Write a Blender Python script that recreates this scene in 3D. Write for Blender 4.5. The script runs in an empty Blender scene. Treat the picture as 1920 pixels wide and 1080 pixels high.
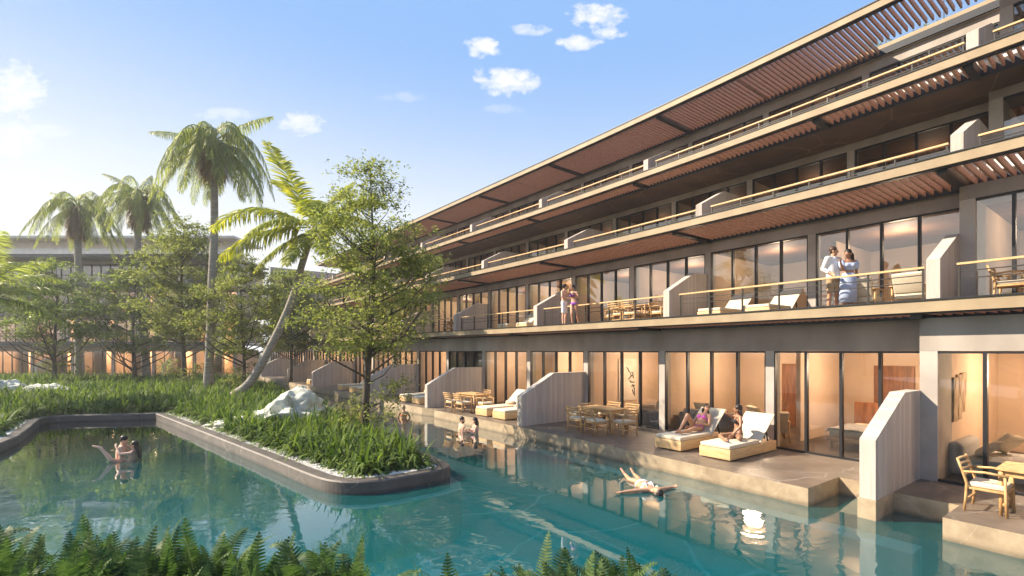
import bpy, math, random
import numpy as np
from mathutils import Vector, Matrix, noise
random.seed(7); RNG=np.random.default_rng(11)
SC=bpy.context.scene; COL=SC.collection
R=math.radians; PI=math.pi
WZ=-2.95      # water level (camera eye is z=0)
DZ=-2.60      # ground floor terrace level
# ------------------------------------------------------------------ materials
def newmat(name):
    m=bpy.data.materials.new(name); m.use_nodes=True
    nt=m.node_tree; b=nt.nodes['Principled BSDF']
    return m,nt,b
def N(nt,t,**k):
    n=nt.nodes.new(t)
    for a,v in k.items(): setattr(n,a,v)
    return n
def ramp(nt,stops,src=None):
    r=N(nt,'ShaderNodeValToRGB'); e=r.color_ramp.elements
    while len(e)<len(stops): e.new(.5)
    for i,(p,c) in enumerate(stops):
        e[i].position=p; e[i].color=(c[0],c[1],c[2],1)
    if src is not None: nt.links.new(src,r.inputs[0])
    return r
def coords(nt,scale=(1,1,1),kind='Object',rot=(0,0,0)):
    tc=N(nt,'ShaderNodeTexCoord'); mp=N(nt,'ShaderNodeMapping'); mp.inputs['Scale'].default_value=scale
    mp.inputs['Rotation'].default_value=rot
    nt.links.new(tc.outputs[kind],mp.inputs[0]); return mp.outputs[0]
def noisemat(name,c1,c2,scale=4,rough=.7,stretch=(1,1,1),detail=6,bump=0.0,spec=.4,metal=0,contrast=(.35,.65)):
    m,nt,b=newmat(name)
    v=coords(nt,stretch)
    n=N(nt,'ShaderNodeTexNoise'); n.inputs['Scale'].default_value=scale; n.inputs['Detail'].default_value=detail
    nt.links.new(v,n.inputs['Vector'])
    r=ramp(nt,[(contrast[0],c1),(contrast[1],c2)],n.outputs[0])
    nt.links.new(r.outputs[0],b.inputs['Base Color'])
    b.inputs['Roughness'].default_value=rough; b.inputs['Metallic'].default_value=metal
    b.inputs['Specular IOR Level'].default_value=spec
    if bump:
        bp=N(nt,'ShaderNodeBump'); bp.inputs['Strength'].default_value=bump; bp.inputs['Distance'].default_value=.02
        nt.links.new(n.outputs[0],bp.inputs['Height']); nt.links.new(bp.outputs[0],b.inputs['Normal'])
    return m
def stone(name,c1,c2,vein,scale=1.2,rough=.55,veins=.5,vw=.012):
    m,nt,b=newmat(name)
    v=coords(nt)
    n=N(nt,'ShaderNodeTexNoise'); n.inputs['Scale'].default_value=scale*1.5; n.inputs['Detail'].default_value=9; n.inputs['Roughness'].default_value=.65
    nt.links.new(v,n.inputs['Vector'])
    r=ramp(nt,[(.3,c1),(.7,c2)],n.outputs[0])
    n2=N(nt,'ShaderNodeTexNoise'); n2.inputs['Scale'].default_value=scale*.8; n2.inputs['Detail'].default_value=5
    nt.links.new(v,n2.inputs['Vector'])
    ad=N(nt,'ShaderNodeVectorMath',operation='MULTIPLY_ADD'); nt.links.new(n2.outputs[1],ad.inputs[0]); ad.inputs[1].default_value=(.9,.9,.9); nt.links.new(v,ad.inputs[2])
    vo=N(nt,'ShaderNodeTexVoronoi'); vo.feature='DISTANCE_TO_EDGE'; vo.inputs['Scale'].default_value=scale*.55
    nt.links.new(ad.outputs[0],vo.inputs['Vector'])
    vr=ramp(nt,[(0,(veins,)*3),(vw,(0,0,0))],vo.outputs[0])
    mx=N(nt,'ShaderNodeMix',data_type='RGBA'); nt.links.new(vr.outputs[0],mx.inputs[0]); nt.links.new(r.outputs[0],mx.inputs[6]); mx.inputs[7].default_value=(*vein,1)
    nt.links.new(mx.outputs[2],b.inputs['Base Color'])
    b.inputs['Roughness'].default_value=rough
    bp=N(nt,'ShaderNodeBump'); bp.inputs['Strength'].default_value=.25; bp.inputs['Distance'].default_value=.01
    nt.links.new(n.outputs[0],bp.inputs['Height']); nt.links.new(bp.outputs[0],b.inputs['Normal'])
    return m
def boards(name,c1,c2,width=.12,rough=.75,angle=0,bump=.3):
    """vertical board pattern along the horizontal direction given by angle"""
    m,nt,b=newmat(name)
    v=coords(nt,(1,1,1),rot=(0,0,angle))
    sx=N(nt,'ShaderNodeSeparateXYZ'); nt.links.new(v,sx.inputs[0])
    dv=N(nt,'ShaderNodeMath',operation='DIVIDE'); nt.links.new(sx.outputs[0],dv.inputs[0]); dv.inputs[1].default_value=width
    fl=N(nt,'ShaderNodeMath',operation='FLOOR'); nt.links.new(dv.outputs[0],fl.inputs[0])
    fr=N(nt,'ShaderNodeMath',operation='FRACT'); nt.links.new(dv.outputs[0],fr.inputs[0])
    wn=N(nt,'ShaderNodeTexWhiteNoise',noise_dimensions='1D'); nt.links.new(fl.outputs[0],wn.inputs[1])
    v2=coords(nt,(14,14,1.1))
    n=N(nt,'ShaderNodeTexNoise'); n.inputs['Scale'].default_value=1.6; n.inputs['Detail'].default_value=6; nt.links.new(v2,n.inputs['Vector'])
    a=N(nt,'ShaderNodeMath',operation='MULTIPLY_ADD'); nt.links.new(wn.outputs[0],a.inputs[0]); a.inputs[1].default_value=.45; nt.links.new(n.outputs[0],a.inputs[2])
    r=ramp(nt,[(.35,c1),(1.0,c2)],a.outputs[0])
    e=ramp(nt,[(0,(.55,.55,.55)),(.06,(1,1,1)),(.95,(1,1,1)),(1,(.55,.55,.55))],fr.outputs[0])
    mx=N(nt,'ShaderNodeMix',data_type='RGBA',blend_type='MULTIPLY'); mx.inputs[0].default_value=.6
    nt.links.new(r.outputs[0],mx.inputs[6]); nt.links.new(e.outputs[0],mx.inputs[7])
    nt.links.new(mx.outputs[2],b.inputs['Base Color']); b.inputs['Roughness'].default_value=rough
    bp=N(nt,'ShaderNodeBump'); bp.inputs['Strength'].default_value=bump; bp.inputs['Distance'].default_value=.01
    nt.links.new(e.outputs[0],bp.inputs['Height']); nt.links.new(bp.outputs[0],b.inputs['Normal'])
    return m
def leafmat(name,c1,c2,trans=.35,rough=.45,tc=None,big=.35):
    m,nt,b=newmat(name)
    g=N(nt,'ShaderNodeNewGeometry')
    v=coords(nt); n=N(nt,'ShaderNodeTexNoise'); n.inputs['Scale'].default_value=.9; nt.links.new(v,n.inputs['Vector'])
    a=N(nt,'ShaderNodeMath',operation='MULTIPLY_ADD'); nt.links.new(g.outputs['Random Per Island'],a.inputs[0]); a.inputs[1].default_value=1-big
    k=N(nt,'ShaderNodeMath',operation='MULTIPLY'); nt.links.new(n.outputs[0],k.inputs[0]); k.inputs[1].default_value=big*1.3
    nt.links.new(k.outputs[0],a.inputs[2])
    r=ramp(nt,[(.15,c1),(.85,c2)],a.outputs[0])
    nt.links.new(r.outputs[0],b.inputs['Base Color']); b.inputs['Roughness'].default_value=rough
    b.inputs['Specular IOR Level'].default_value=.15
    t=N(nt,'ShaderNodeBsdfTranslucent')
    mc=N(nt,'ShaderNodeMix',data_type='RGBA',blend_type='MULTIPLY'); mc.inputs[0].default_value=1
    nt.links.new(r.outputs[0],mc.inputs[6]); mc.inputs[7].default_value=(*(tc or (2.2,2.3,1.0)),1)
    nt.links.new(mc.outputs[2],t.inputs[0])
    mx=N(nt,'ShaderNodeMixShader'); mx.inputs[0].default_value=trans
    nt.links.new(b.outputs[0],mx.inputs[1]); nt.links.new(t.outputs[0],mx.inputs[2])
    nt.links.new(mx.outputs[0],nt.nodes['Material Output'].inputs[0])
    return m
def glassmat(name='window_glass',c=.05):
    m,nt,b=newmat(name); nt.nodes.remove(b)
    t=N(nt,'ShaderNodeBsdfTransparent'); t.inputs[0].default_value=(.92,.93,.92,1)
    g=N(nt,'ShaderNodeBsdfGlossy'); g.inputs['Roughness'].default_value=.0; g.inputs[0].default_value=(.95,.95,.93,1)
    f=N(nt,'ShaderNodeFresnel'); f.inputs[0].default_value=1.5
    mm=N(nt,'ShaderNodeMath',operation='MULTIPLY_ADD'); nt.links.new(f.outputs[0],mm.inputs[0]); mm.inputs[1].default_value=1.3; mm.inputs[2].default_value=c; mm.use_clamp=True
    mx=N(nt,'ShaderNodeMixShader'); nt.links.new(mm.outputs[0],mx.inputs[0]); nt.links.new(t.outputs[0],mx.inputs[1]); nt.links.new(g.outputs[0],mx.inputs[2])
    nt.links.new(mx.outputs[0],nt.nodes['Material Output'].inputs[0]); return m
def watermat():
    m,nt,b=newmat('pool_water'); nt.nodes.remove(b)
    v=coords(nt,(1,1,1)); n=N(nt,'ShaderNodeTexNoise'); n.inputs['Scale'].default_value=2.6; n.inputs['Detail'].default_value=3; n.inputs['Distortion'].default_value=.6
    nt.links.new(v,n.inputs['Vector'])
    n2=N(nt,'ShaderNodeTexNoise'); n2.inputs['Scale'].default_value=.35; n2.inputs['Detail'].default_value=1; nt.links.new(v,n2.inputs['Vector'])
    st=ramp(nt,[(.42,(.12,)*3),(.62,(1,)*3)],n2.outputs[0])
    ml=N(nt,'ShaderNodeMath',operation='MULTIPLY'); nt.links.new(n.outputs[0],ml.inputs[0]); nt.links.new(st.outputs[0],ml.inputs[1])
    bp=N(nt,'ShaderNodeBump'); bp.inputs['Strength'].default_value=.4; bp.inputs['Distance'].default_value=.02; nt.links.new(ml.outputs[0],bp.inputs['Height'])
    t=N(nt,'ShaderNodeBsdfTransparent'); t.inputs[0].default_value=(.96,1,1,1)
    g=N(nt,'ShaderNodeBsdfGlossy'); g.inputs['Roughness'].default_value=.015; nt.links.new(bp.outputs[0],g.inputs['Normal'])
    f=N(nt,'ShaderNodeFresnel'); f.inputs[0].default_value=1.33; nt.links.new(bp.outputs[0],f.inputs['Normal'])
    mm=N(nt,'ShaderNodeMath',operation='MULTIPLY'); nt.links.new(f.outputs[0],mm.inputs[0]); mm.inputs[1].default_value=2.3; mm.use_clamp=True
    mx=N(nt,'ShaderNodeMixShader'); nt.links.new(mm.outputs[0],mx.inputs[0]); nt.links.new(g.outputs[0],mx.inputs[2])
    df=N(nt,'ShaderNodeBsdfDiffuse'); df.inputs[0].default_value=(.02,.40,.41,1); m2=N(nt,'ShaderNodeMixShader'); m2.inputs[0].default_value=.16; nt.links.new(t.outputs[0],m2.inputs[1]); nt.links.new(df.outputs[0],m2.inputs[2]); nt.links.new(m2.outputs[0],mx.inputs[1])
    nt.links.new(mx.outputs[0],nt.nodes['Material Output'].inputs[0])
    va=N(nt,'ShaderNodeVolumeAbsorption'); va.inputs[0].default_value=(.05,.80,.76,1); va.inputs[1].default_value=.45
    nt.links.new(va.outputs[0],nt.nodes['Material Output'].inputs[1])
    return m
def plain(name,c,rough=.5,metal=0,spec=.5):
    m,nt,b=newmat(name); b.inputs['Base Color'].default_value=(*c,1); b.inputs['Roughness'].default_value=rough; b.inputs['Metallic'].default_value=metal; b.inputs['Specular IOR Level'].default_value=spec
    return m
M={}
UA=math.atan2(.8128,-.5825)
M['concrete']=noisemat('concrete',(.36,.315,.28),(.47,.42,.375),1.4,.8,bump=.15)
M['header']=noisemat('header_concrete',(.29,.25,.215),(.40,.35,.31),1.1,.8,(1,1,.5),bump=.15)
M['pwall']=boards('board_stone',(.37,.32,.28),(.51,.45,.40),.11,.75,-UA+PI/2)
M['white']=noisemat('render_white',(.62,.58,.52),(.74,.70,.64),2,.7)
M['dark']=plain('dark_metal',(.012,.012,.015),.45)
M['steel']=plain('railing_steel',(.06,.055,.05),.4,.6)
M['navy']=plain('dark_beam',(.018,.020,.028),.6)
M['fascia']=noisemat('fascia_tan',(.30,.22,.135),(.37,.28,.175),2,.6)
M['slat']=noisemat('slat_wood',(.31,.18,.125),(.47,.295,.21),3,.6,(3,3,12))
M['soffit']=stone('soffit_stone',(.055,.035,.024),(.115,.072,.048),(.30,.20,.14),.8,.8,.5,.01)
M['deck']=stone('deck_stone',(.10,.075,.055),(.19,.15,.115),(.42,.38,.34),.9,.42,.5,.008)
M['deckside']=stone('deck_edge_stone',(.26,.19,.12),(.46,.36,.24),(.58,.48,.36),1.6,.55,.35,.01)
M['rim']=stone('planter_stone',(.055,.045,.038),(.115,.095,.083),(.34,.31,.28),1.1,.6,.5,.005)
M['rimlight']=stone('planter_face',(.14,.115,.095),(.25,.21,.175),(.5,.45,.4),1.3,.6,.6,.01)
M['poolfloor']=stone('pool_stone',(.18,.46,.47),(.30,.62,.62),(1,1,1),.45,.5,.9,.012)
M['room']=noisemat('room_plaster',(.60,.45,.33),(.66,.50,.37),1.5,.85)
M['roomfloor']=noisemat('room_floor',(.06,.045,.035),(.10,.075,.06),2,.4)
M['ceiling']=noisemat('ceiling_wood',(.16,.085,.05),(.22,.12,.075),2,.7,(1,6,1))
M['door']=noisemat('door_wood',(.17,.060,.022),(.33,.13,.05),2.5,.5,(5,5,.7),bump=.1)
M['curtain']=noisemat('curtain_cloth',(.12,.085,.07),(.17,.12,.10),6,.9)
M['teak']=noisemat('teak',(.44,.25,.10),(.62,.38,.17),5,.5,(2,2,2))
M['teaklight']=noisemat('pale_teak',(.55,.36,.17),(.70,.48,.25),3,.5,(1,1,8))
M['cushion']=noisemat('cushion_cloth',(.60,.52,.39),(.68,.60,.46),30,.9,bump=.05)
M['greycush']=noisemat('grey_cloth',(.30,.29,.29),(.38,.37,.37),30,.9,bump=.05)
M['sofa']=noisemat('sofa_cloth',(.36,.35,.35),(.44,.43,.43),25,.9,bump=.05)
M['glass']=glassmat(); M['glass_up']=glassmat('solar_glass',.15); M['water']=watermat()
M['ledge']=noisemat('ledge_water_glow',(.50,.62,.50),(.64,.72,.58),2,.6)  # pale green tone stands in for light scattered in the water
M['leaf_tree']=leafmat('tree_leaf',(.085,.105,.034),(.26,.275,.10),.45,tc=(1.9,2.0,1.1))
M['leaf_dark']=leafmat('dark_tree_leaf',(.075,.11,.042),(.20,.24,.085),.42)
M['leaf_palm']=leafmat('palm_leaf',(.11,.14,.05),(.27,.29,.11),.42)
M['leaf_coco']=leafmat('coconut_leaf',(.13,.19,.022),(.36,.38,.05),.45,tc=(2.2,2.0,.7))
M['straw']=leafmat('dead_leaf',(.18,.12,.06),(.38,.28,.16),.25,tc=(1.5,1.4,1.2))
M['strap']=leafmat('strap_leaf',(.018,.048,.012),(.14,.195,.048),.28,.65,big=.25)
M['fern']=leafmat('fern_leaf',(.018,.048,.018),(.095,.140,.045),.22,.55,tc=(1.6,2.0,1.0))
M['bark']=noisemat('bark',(.045,.035,.028),(.12,.095,.075),14,.9,(1,1,.3),bump=.6)
M['palmbark']=noisemat('palm_bark',(.20,.17,.14),(.36,.32,.27),5,.9,(.4,.4,4),bump=.8)
M['rock']=stone('boulder_stone',(.34,.35,.29),(.76,.75,.66),(.22,.23,.18),1.9,.85,.6,.03)
M['soil']=noisemat('soil',(.020,.026,.012),(.045,.05,.024),3,.95)
M['pebble']=noisemat('pebble',(.55,.52,.48),(.82,.79,.74),9,.6)
M['lawn']=noisemat('ground_green',(.02,.035,.012),(.05,.07,.025),.8,1,spec=0)
def wetline(m,z0,z1,k=.45):
    nt=m.node_tree; b=nt.nodes['Principled BSDF']; src=b.inputs['Base Color'].links[0].from_socket
    v=coords(nt); n=N(nt,'ShaderNodeTexNoise'); n.inputs['Scale'].default_value=3; nt.links.new(v,n.inputs['Vector'])
    sx=N(nt,'ShaderNodeSeparateXYZ'); nt.links.new(v,sx.inputs[0])
    a=N(nt,'ShaderNodeMath',operation='MULTIPLY_ADD'); nt.links.new(n.outputs[0],a.inputs[0]); a.inputs[1].default_value=-.10; nt.links.new(sx.outputs[2],a.inputs[2])
    r=N(nt,'ShaderNodeMapRange'); nt.links.new(a.outputs[0],r.inputs[0]); r.inputs[1].default_value=z0-.05; r.inputs[2].default_value=z1-.05; r.inputs[3].default_value=k; r.inputs[4].default_value=1
    mx=N(nt,'ShaderNodeMix',data_type='RGBA',blend_type='MULTIPLY'); mx.inputs[0].default_value=1; nt.links.new(src,mx.inputs[6])
    cb=N(nt,'ShaderNodeCombineColor'); [nt.links.new(r.outputs[0],cb.inputs[i]) for i in range(3)]
    nt.links.new(cb.outputs[0],mx.inputs[7]); nt.links.new(mx.outputs[2],b.inputs['Base Color'])
wetline(M['deckside'],-2.93,-2.86,.6); wetline(M['rim'],-2.93,-2.87,.5)
# ------------------------------------------------------------------ mesh helpers
def link(o): COL.objects.link(o); return o
def mkmesh(name,v,f):
    me=bpy.data.meshes.new(name); me.from_pydata([tuple(x) for x in v],[],f); me.update(); return me
def tag(o,label=None,cat=None,group=None,kind=None):
    if label: o['label']=label
    if cat: o['category']=cat
    if group: o['group']=group
    if kind: o['kind']=kind
    return o
def empty(name,loc,rz=0,**k):
    o=bpy.data.objects.new(name,None); o.empty_display_size=.2; o.location=loc; o.rotation_euler=(0,0,rz); link(o); tag(o,**k); return o
class MB:
    def __init__(s): s.v=[]; s.f=[]
    def add(s,v,f):
        n=len(s.v); s.v.extend([tuple(x) for x in v]); s.f.extend([tuple(i+n for i in q) for q in f]); return s
    def hexa(s,p): return s.add(p,[(0,3,2,1),(4,5,6,7),(0,1,5,4),(1,2,6,5),(2,3,7,6),(3,0,4,7)])
    def box(s,x0,x1,y0,y1,z0,z1): return s.hexa([(x0,y0,z0),(x1,y0,z0),(x1,y1,z0),(x0,y1,z0),(x0,y0,z1),(x1,y0,z1),(x1,y1,z1),(x0,y1,z1)])
    def fbox(s,F,s0,s1,t0,t1,z0,z1):
        return s.hexa([F(s0,t0,z0),F(s1,t0,z0),F(s1,t1,z0),F(s0,t1,z0),F(s0,t0,z1),F(s1,t0,z1),F(s1,t1,z1),F(s0,t1,z1)])
    def strip(s,F,ss,prof,caps=True):
        n=len(prof); v=[F(a,t,z) for a in ss for (t,z) in prof]; f=[]
        for i in range(len(ss)-1):
            for j in range(n):
                a=i*n+j; b=i*n+(j+1)%n; f.append((a,b,b+n,a+n))
        if caps: f.append(tuple(range(n))); f.append(tuple(range((len(ss)-1)*n,len(ss)*n))[::-1])
        return s.add(v,f)
    def rect(s,F,s0,s1,t0,t1,z0,z1,step=3.45):
        k=max(1,int(round(abs(s1-s0)/step))); ss=[s0+(s1-s0)*i/k for i in range(k+1)]
        return s.strip(F,ss,[(t0,z0),(t1,z0),(t1,z1),(t0,z1)])
    def beam(s,a,b,w,h):
        a=Vector(a); b=Vector(b); d=(b-a).normalized(); up=Vector((0,0,1)) if abs(d.z)<.95 else Vector((0,1,0))
        x=d.cross(up).normalized()*w/2; y=x.cross(d).normalized()*h/2
        return s.hexa([a-x-y,a+x-y,b+x-y,b-x-y,a-x+y,a+x+y,b+x+y,b-x+y])
    def tube(s,pts,rad,n=8,caps=True):
        pts=[Vector(p) for p in pts]; v=[]; px=None
        for i,p in enumerate(pts):
            d=(pts[min(i+1,len(pts)-1)]-pts[max(i-1,0)])
            d=d.normalized() if d.length>1e-9 else Vector((0,0,1))
            if px is None:
                px=d.orthogonal().normalized()
            px=(px-d*px.dot(d)); px=px.normalized() if px.length>1e-6 else d.orthogonal().normalized()
            py=d.cross(px); r=rad[i] if hasattr(rad,'__len__') else rad
            for j in range(n):
                a=2*PI*j/n; v.append(p+px*(math.cos(a)*r)+py*(math.sin(a)*r))
        f=[]
        for i in range(len(pts)-1):
            for j in range(n):
                a=i*n+j;b=i*n+(j+1)%n; f.append((a,b,b+n,a+n))
        if caps: f.append(tuple(range(n))[::-1]); f.append(tuple(range((len(pts)-1)*n,len(pts)*n)))
        return s.add(v,f)
    def loft(s,pts,a,b,lat,n=16):
        """elliptical loft: lateral radius a, depth radius b; lat = lateral vector (or list)"""
        pts=[Vector(p) for p in pts]; v=[]
        for i,p in enumerate(pts):
            d=(pts[min(i+1,len(pts)-1)]-pts[max(i-1,0)]).normalized()
            l=Vector(lat[i] if isinstance(lat,list) else lat); l=(l-d*l.dot(d)).normalized(); q=d.cross(l)
            for j in range(n):
                t=2*PI*j/n; v.append(p+l*(math.cos(t)*a[i])+q*(math.sin(t)*b[i]))
        f=[]
        for i in range(len(pts)-1):
            for j in range(n):
                x=i*n+j;y=i*n+(j+1)%n; f.append((x,y,y+n,x+n))
        f.append(tuple(range(n))[::-1]); f.append(tuple(range((len(pts)-1)*n,len(pts)*n)))
        return s.add(v,f)
    def ball(s,c,r,ax=None,nu=12,nv=8):
        c=Vector(c); r=(r,r,r) if not hasattr(r,'__len__') else r
        X,Y,Z=ax or (Vector((1,0,0)),Vector((0,1,0)),Vector((0,0,1))); v=[c-Z*r[2]]
        for i in range(1,nv):
            p=-PI/2+PI*i/nv
            for j in range(nu):
                t=2*PI*j/nu; v.append(c+X*(r[0]*math.cos(p)*math.cos(t))+Y*(r[1]*math.cos(p)*math.sin(t))+Z*(r[2]*math.sin(p)))
        v.append(c+Z*r[2]); f=[]
        for j in range(nu): f.append((0,1+(j+1)%nu,1+j))
        for i in range(nv-2):
            for j in range(nu):
                a=1+i*nu+j;b=1+i*nu+(j+1)%nu; f.append((a,b,b+nu,a+nu))
        e=len(v)-1; b0=1+(nv-2)*nu
        for j in range(nu): f.append((b0+j,b0+(j+1)%nu,e))
        return s.add(v,f)
    def cap(s,p0,r0,p1,r1,n=12):
        """tapered capsule"""
        p0=Vector(p0);p1=Vector(p1)
        s.tube([p0,p1],[r0,r1],n); s.ball(p0,r0,nu=n); s.ball(p1,r1,nu=n); return s
    def build(s,name,mat,parent=None,origin=None,smooth=False,bevel=0,remesh=0,**k):
        o0=Vector(origin) if origin is not None else Vector((0,0,0))
        me=mkmesh(name,[Vector(q)-o0 for q in s.v],s.f)
        me.materials.append(mat)
        if smooth or remesh: me.polygons.foreach_set('use_smooth',[True]*len(me.polygons))
        o=bpy.data.objects.new(name,me); link(o)
        if remesh:
            m=o.modifiers.new('r','REMESH'); m.mode='VOXEL'; m.voxel_size=remesh; m.use_smooth_shade=True
            m2=o.modifiers.new('s','SMOOTH'); m2.factor=.5; m2.iterations=3
            dg=bpy.context.evaluated_depsgraph_get(); me2=bpy.data.meshes.new_from_object(o.evaluated_get(dg))
            o.modifiers.clear(); o.data=me2; me2.name=name
        if bevel:
            m=o.modifiers.new('b','BEVEL'); m.width=bevel; m.segments=3; m.limit_method='ANGLE'; m.harden_normals=False
            me.polygons.foreach_set('use_smooth',[True]*len(me.polygons))
        if parent is not None: o.parent=parent
        elif origin is not None: o.location=o0
        tag(o,**k); return o
def copy_tree(o,parent=None):
    c=o.copy(); COL.objects.link(c); c.parent=parent
    for ch in list(o.children): copy_tree(ch,c)
    return c
# numpy blades: the leaf, blade and leaflet maker
def blades(B,D,L,W,g,seg=3,fold=0,profile=None,side=None):
    B=np.asarray(B,float);D=np.asarray(D,float);n=len(B)
    L=np.broadcast_to(L,(n,)).astype(float);W=np.broadcast_to(W,(n,)).astype(float);g=np.broadcast_to(g,(n,)).astype(float)
    D=D/np.linalg.norm(D,axis=1,keepdims=True)
    if side is None:
        S=np.cross(D,np.array([0,0,1.])); bad=np.linalg.norm(S,axis=1)<1e-3; S[bad]=[1,0,0]
    else: S=np.asarray(side,float)
    S=S/np.linalg.norm(S,axis=1,keepdims=True)
    pr=profile or [max(.12,math.sin(PI*(.18+.82*i/seg))) if i<seg else .05 for i in range(seg+1)]
    p=B.copy(); V=np.zeros((n,(seg+1)*2,3))
    for i in range(seg+1):
        w=(W*pr[i]*.5)[:,None]
        V[:,2*i]=p-S*w; V[:,2*i+1]=p+S*w
        d=D+np.array([0,0,-1.])*(g*(i+.5)/seg)[:,None]; d/=np.linalg.norm(d,axis=1,keepdims=True)
        p=p+d*(L/seg)[:,None]
    base=(np.arange(n)*(seg+1)*2)[:,None,None]
    q=np.array([[2*i,2*i+1,2*i+3,2*i+2] for i in range(seg)])[None]
    return V.reshape(-1,3),(base+q).reshape(-1,4)
def npmesh(name,parts,mat,parent=None,origin=None,smooth=True):
    V=[];F=[];n=0
    for v,f in parts: V.append(v);F.append(f+n);n+=len(v)
    V=np.concatenate(V);F=np.concatenate(F)
    if origin is not None: V=V-np.asarray(origin,float)
    me=bpy.data.meshes.new(name); me.vertices.add(len(V)); me.vertices.foreach_set('co',V.astype(np.float32).ravel())
    k=F.shape[1]; me.loops.add(F.size); me.loops.foreach_set('vertex_index',F.astype(np.int32).ravel())
    me.polygons.add(len(F)); me.polygons.foreach_set('loop_start',np.arange(len(F),dtype=np.int32)*k)
    me.update(calc_edges=True); me.validate()
    if smooth: me.polygons.foreach_set('use_smooth',np.ones(len(me.polygons),bool))
    me.materials.append(mat)
    o=bpy.data.objects.new(name,me); link(o)
    if parent is not None: o.parent=parent
    elif origin is not None: o.location=origin
    return o
# ------------------------------------------------------------------ frames
BAY=3.45
def ang(s):                                   # facade direction turns a little between s=0 and s=14
    a0=math.atan2(.8128,-.5825); a1=math.atan2(.779,-.627)
    f=min(1,max(0,s/14)); return a0+(a1-a0)*f
_tab=[];_p=[6.97,12.93]
_step=.05
for _i in range(int(90/_step)+1):
    _tab.append(tuple(_p)); _a=ang(_i*_step+_step/2); _p=[_p[0]+math.cos(_a)*_step,_p[1]+math.sin(_a)*_step]
def base(s):
    if s<=0: return 6.97+s*math.cos(ang(0)),12.93+s*math.sin(ang(0))
    i=min(s/_step,len(_tab)-1.001); j=int(i); f=i-j
    return _tab[j][0]*(1-f)+_tab[j+1][0]*f,_tab[j][1]*(1-f)+_tab[j+1][1]*f
def FR(s,t,z):
    x,y=base(s); a=ang(s); return Vector((x-math.sin(a)*t,y+math.cos(a)*t,z))
def FL(s,t,z): return Vector((-31.2-s,54-t,z))
def px(x,y,d): return Vector(((x-960)/900*d,d,(658-y)/900*d))
def gpx(x,y,z):                                # pixel on a horizontal plane
    d=900*z/(658-y); return Vector(((x-960)/900*d,d,z))
# ------------------------------------------------------------------ the wings
def privacy(F,s,t_front,t_rear,zf,parent,bz=None,lab=None,org=None):
    m=MB(); L=t_front-t_rear; ts=t_front-1.52; h0,h1=1.04,1.80
    pr=[(t_front,zf),(t_front,zf+h0),(ts,zf+h1),(t_rear,zf+h1),(t_rear,zf)]
    m.strip(F,[s,s+.24],pr)
    o=m.build('privacy_wall',M['pwall'],parent,origin=org)
    if bz is not None:
        MB().fbox(F,s-.012,s+.262,t_rear+.5,t_front+.03,bz,zf-.002).build('plinth',M['deckside'],o,origin=org)
    return o
def railing(F,s0,s1,t,zf,parent,org,h=.92):
    m=MB(); n=max(1,int(round((s1-s0)/1.15)))
    for i in range(n+1):
        a=s0+(s1-s0)*i/n; m.fbox(F,a-.018,a+.018,t-.025,t+.025,zf-.05,zf+h-.045)
    for z in (.56,.72): m.rect(F,s0,s1,t-.012,t+.012,zf+z,zf+z+.022,1.7)
    o=m.build('railing',M['steel'],parent,origin=org)
    MB().rect(F,s0-.03,s1+.03,t-.045,t+.045,zf+h-.045,zf+h,1.7).build('handrail',M['teaklight'],o,origin=org)
def bay(F,s0,s1,t,zf,zh,parent,org,pan=4,cw=.11):
    m=MB(); a=s0+cw; b=s1-cw; fw=.03
    m.fbox(F,a,b,t-.06,t+.04,zh-.05,zh-.003); m.fbox(F,a,b,t-.06,t+.04,zf+.003,zf+.05)
    for i in range(pan+1):
        c=a+(b-a)*i/pan; c0=max(a,c-fw); c1=min(b,c+fw)
        m.fbox(F,c0,c1,t-.07,t+.05,zf+.05,zh-.05)
    o=m.build('window',M['dark'],parent,origin=org)
    g=MB(); g.add([F(a,t-.015,zf+.05),F(b,t-.015,zf+.05),F(b,t-.015,zh-.05),F(a,t-.015,zh-.05)],[(3,2,1,0)])
    g.build('pane',M['glass'] if zf<0 else M['glass_up'],o,origin=org)
def louvers(F,s0,s1,t0,t1,z,parent,org,sp=.165,w=.042,h=.165,skip=None,name='louver_panel',tilt=0):
    m=MB(); s=s0
    while s<s1:
        a=t0
        if skip: a=skip(s,t0)
        m.fbox(F,s,s+w,a,t1,z,z+h); s+=sp
    return m.build(name,M['slat'],parent,origin=org)
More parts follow.
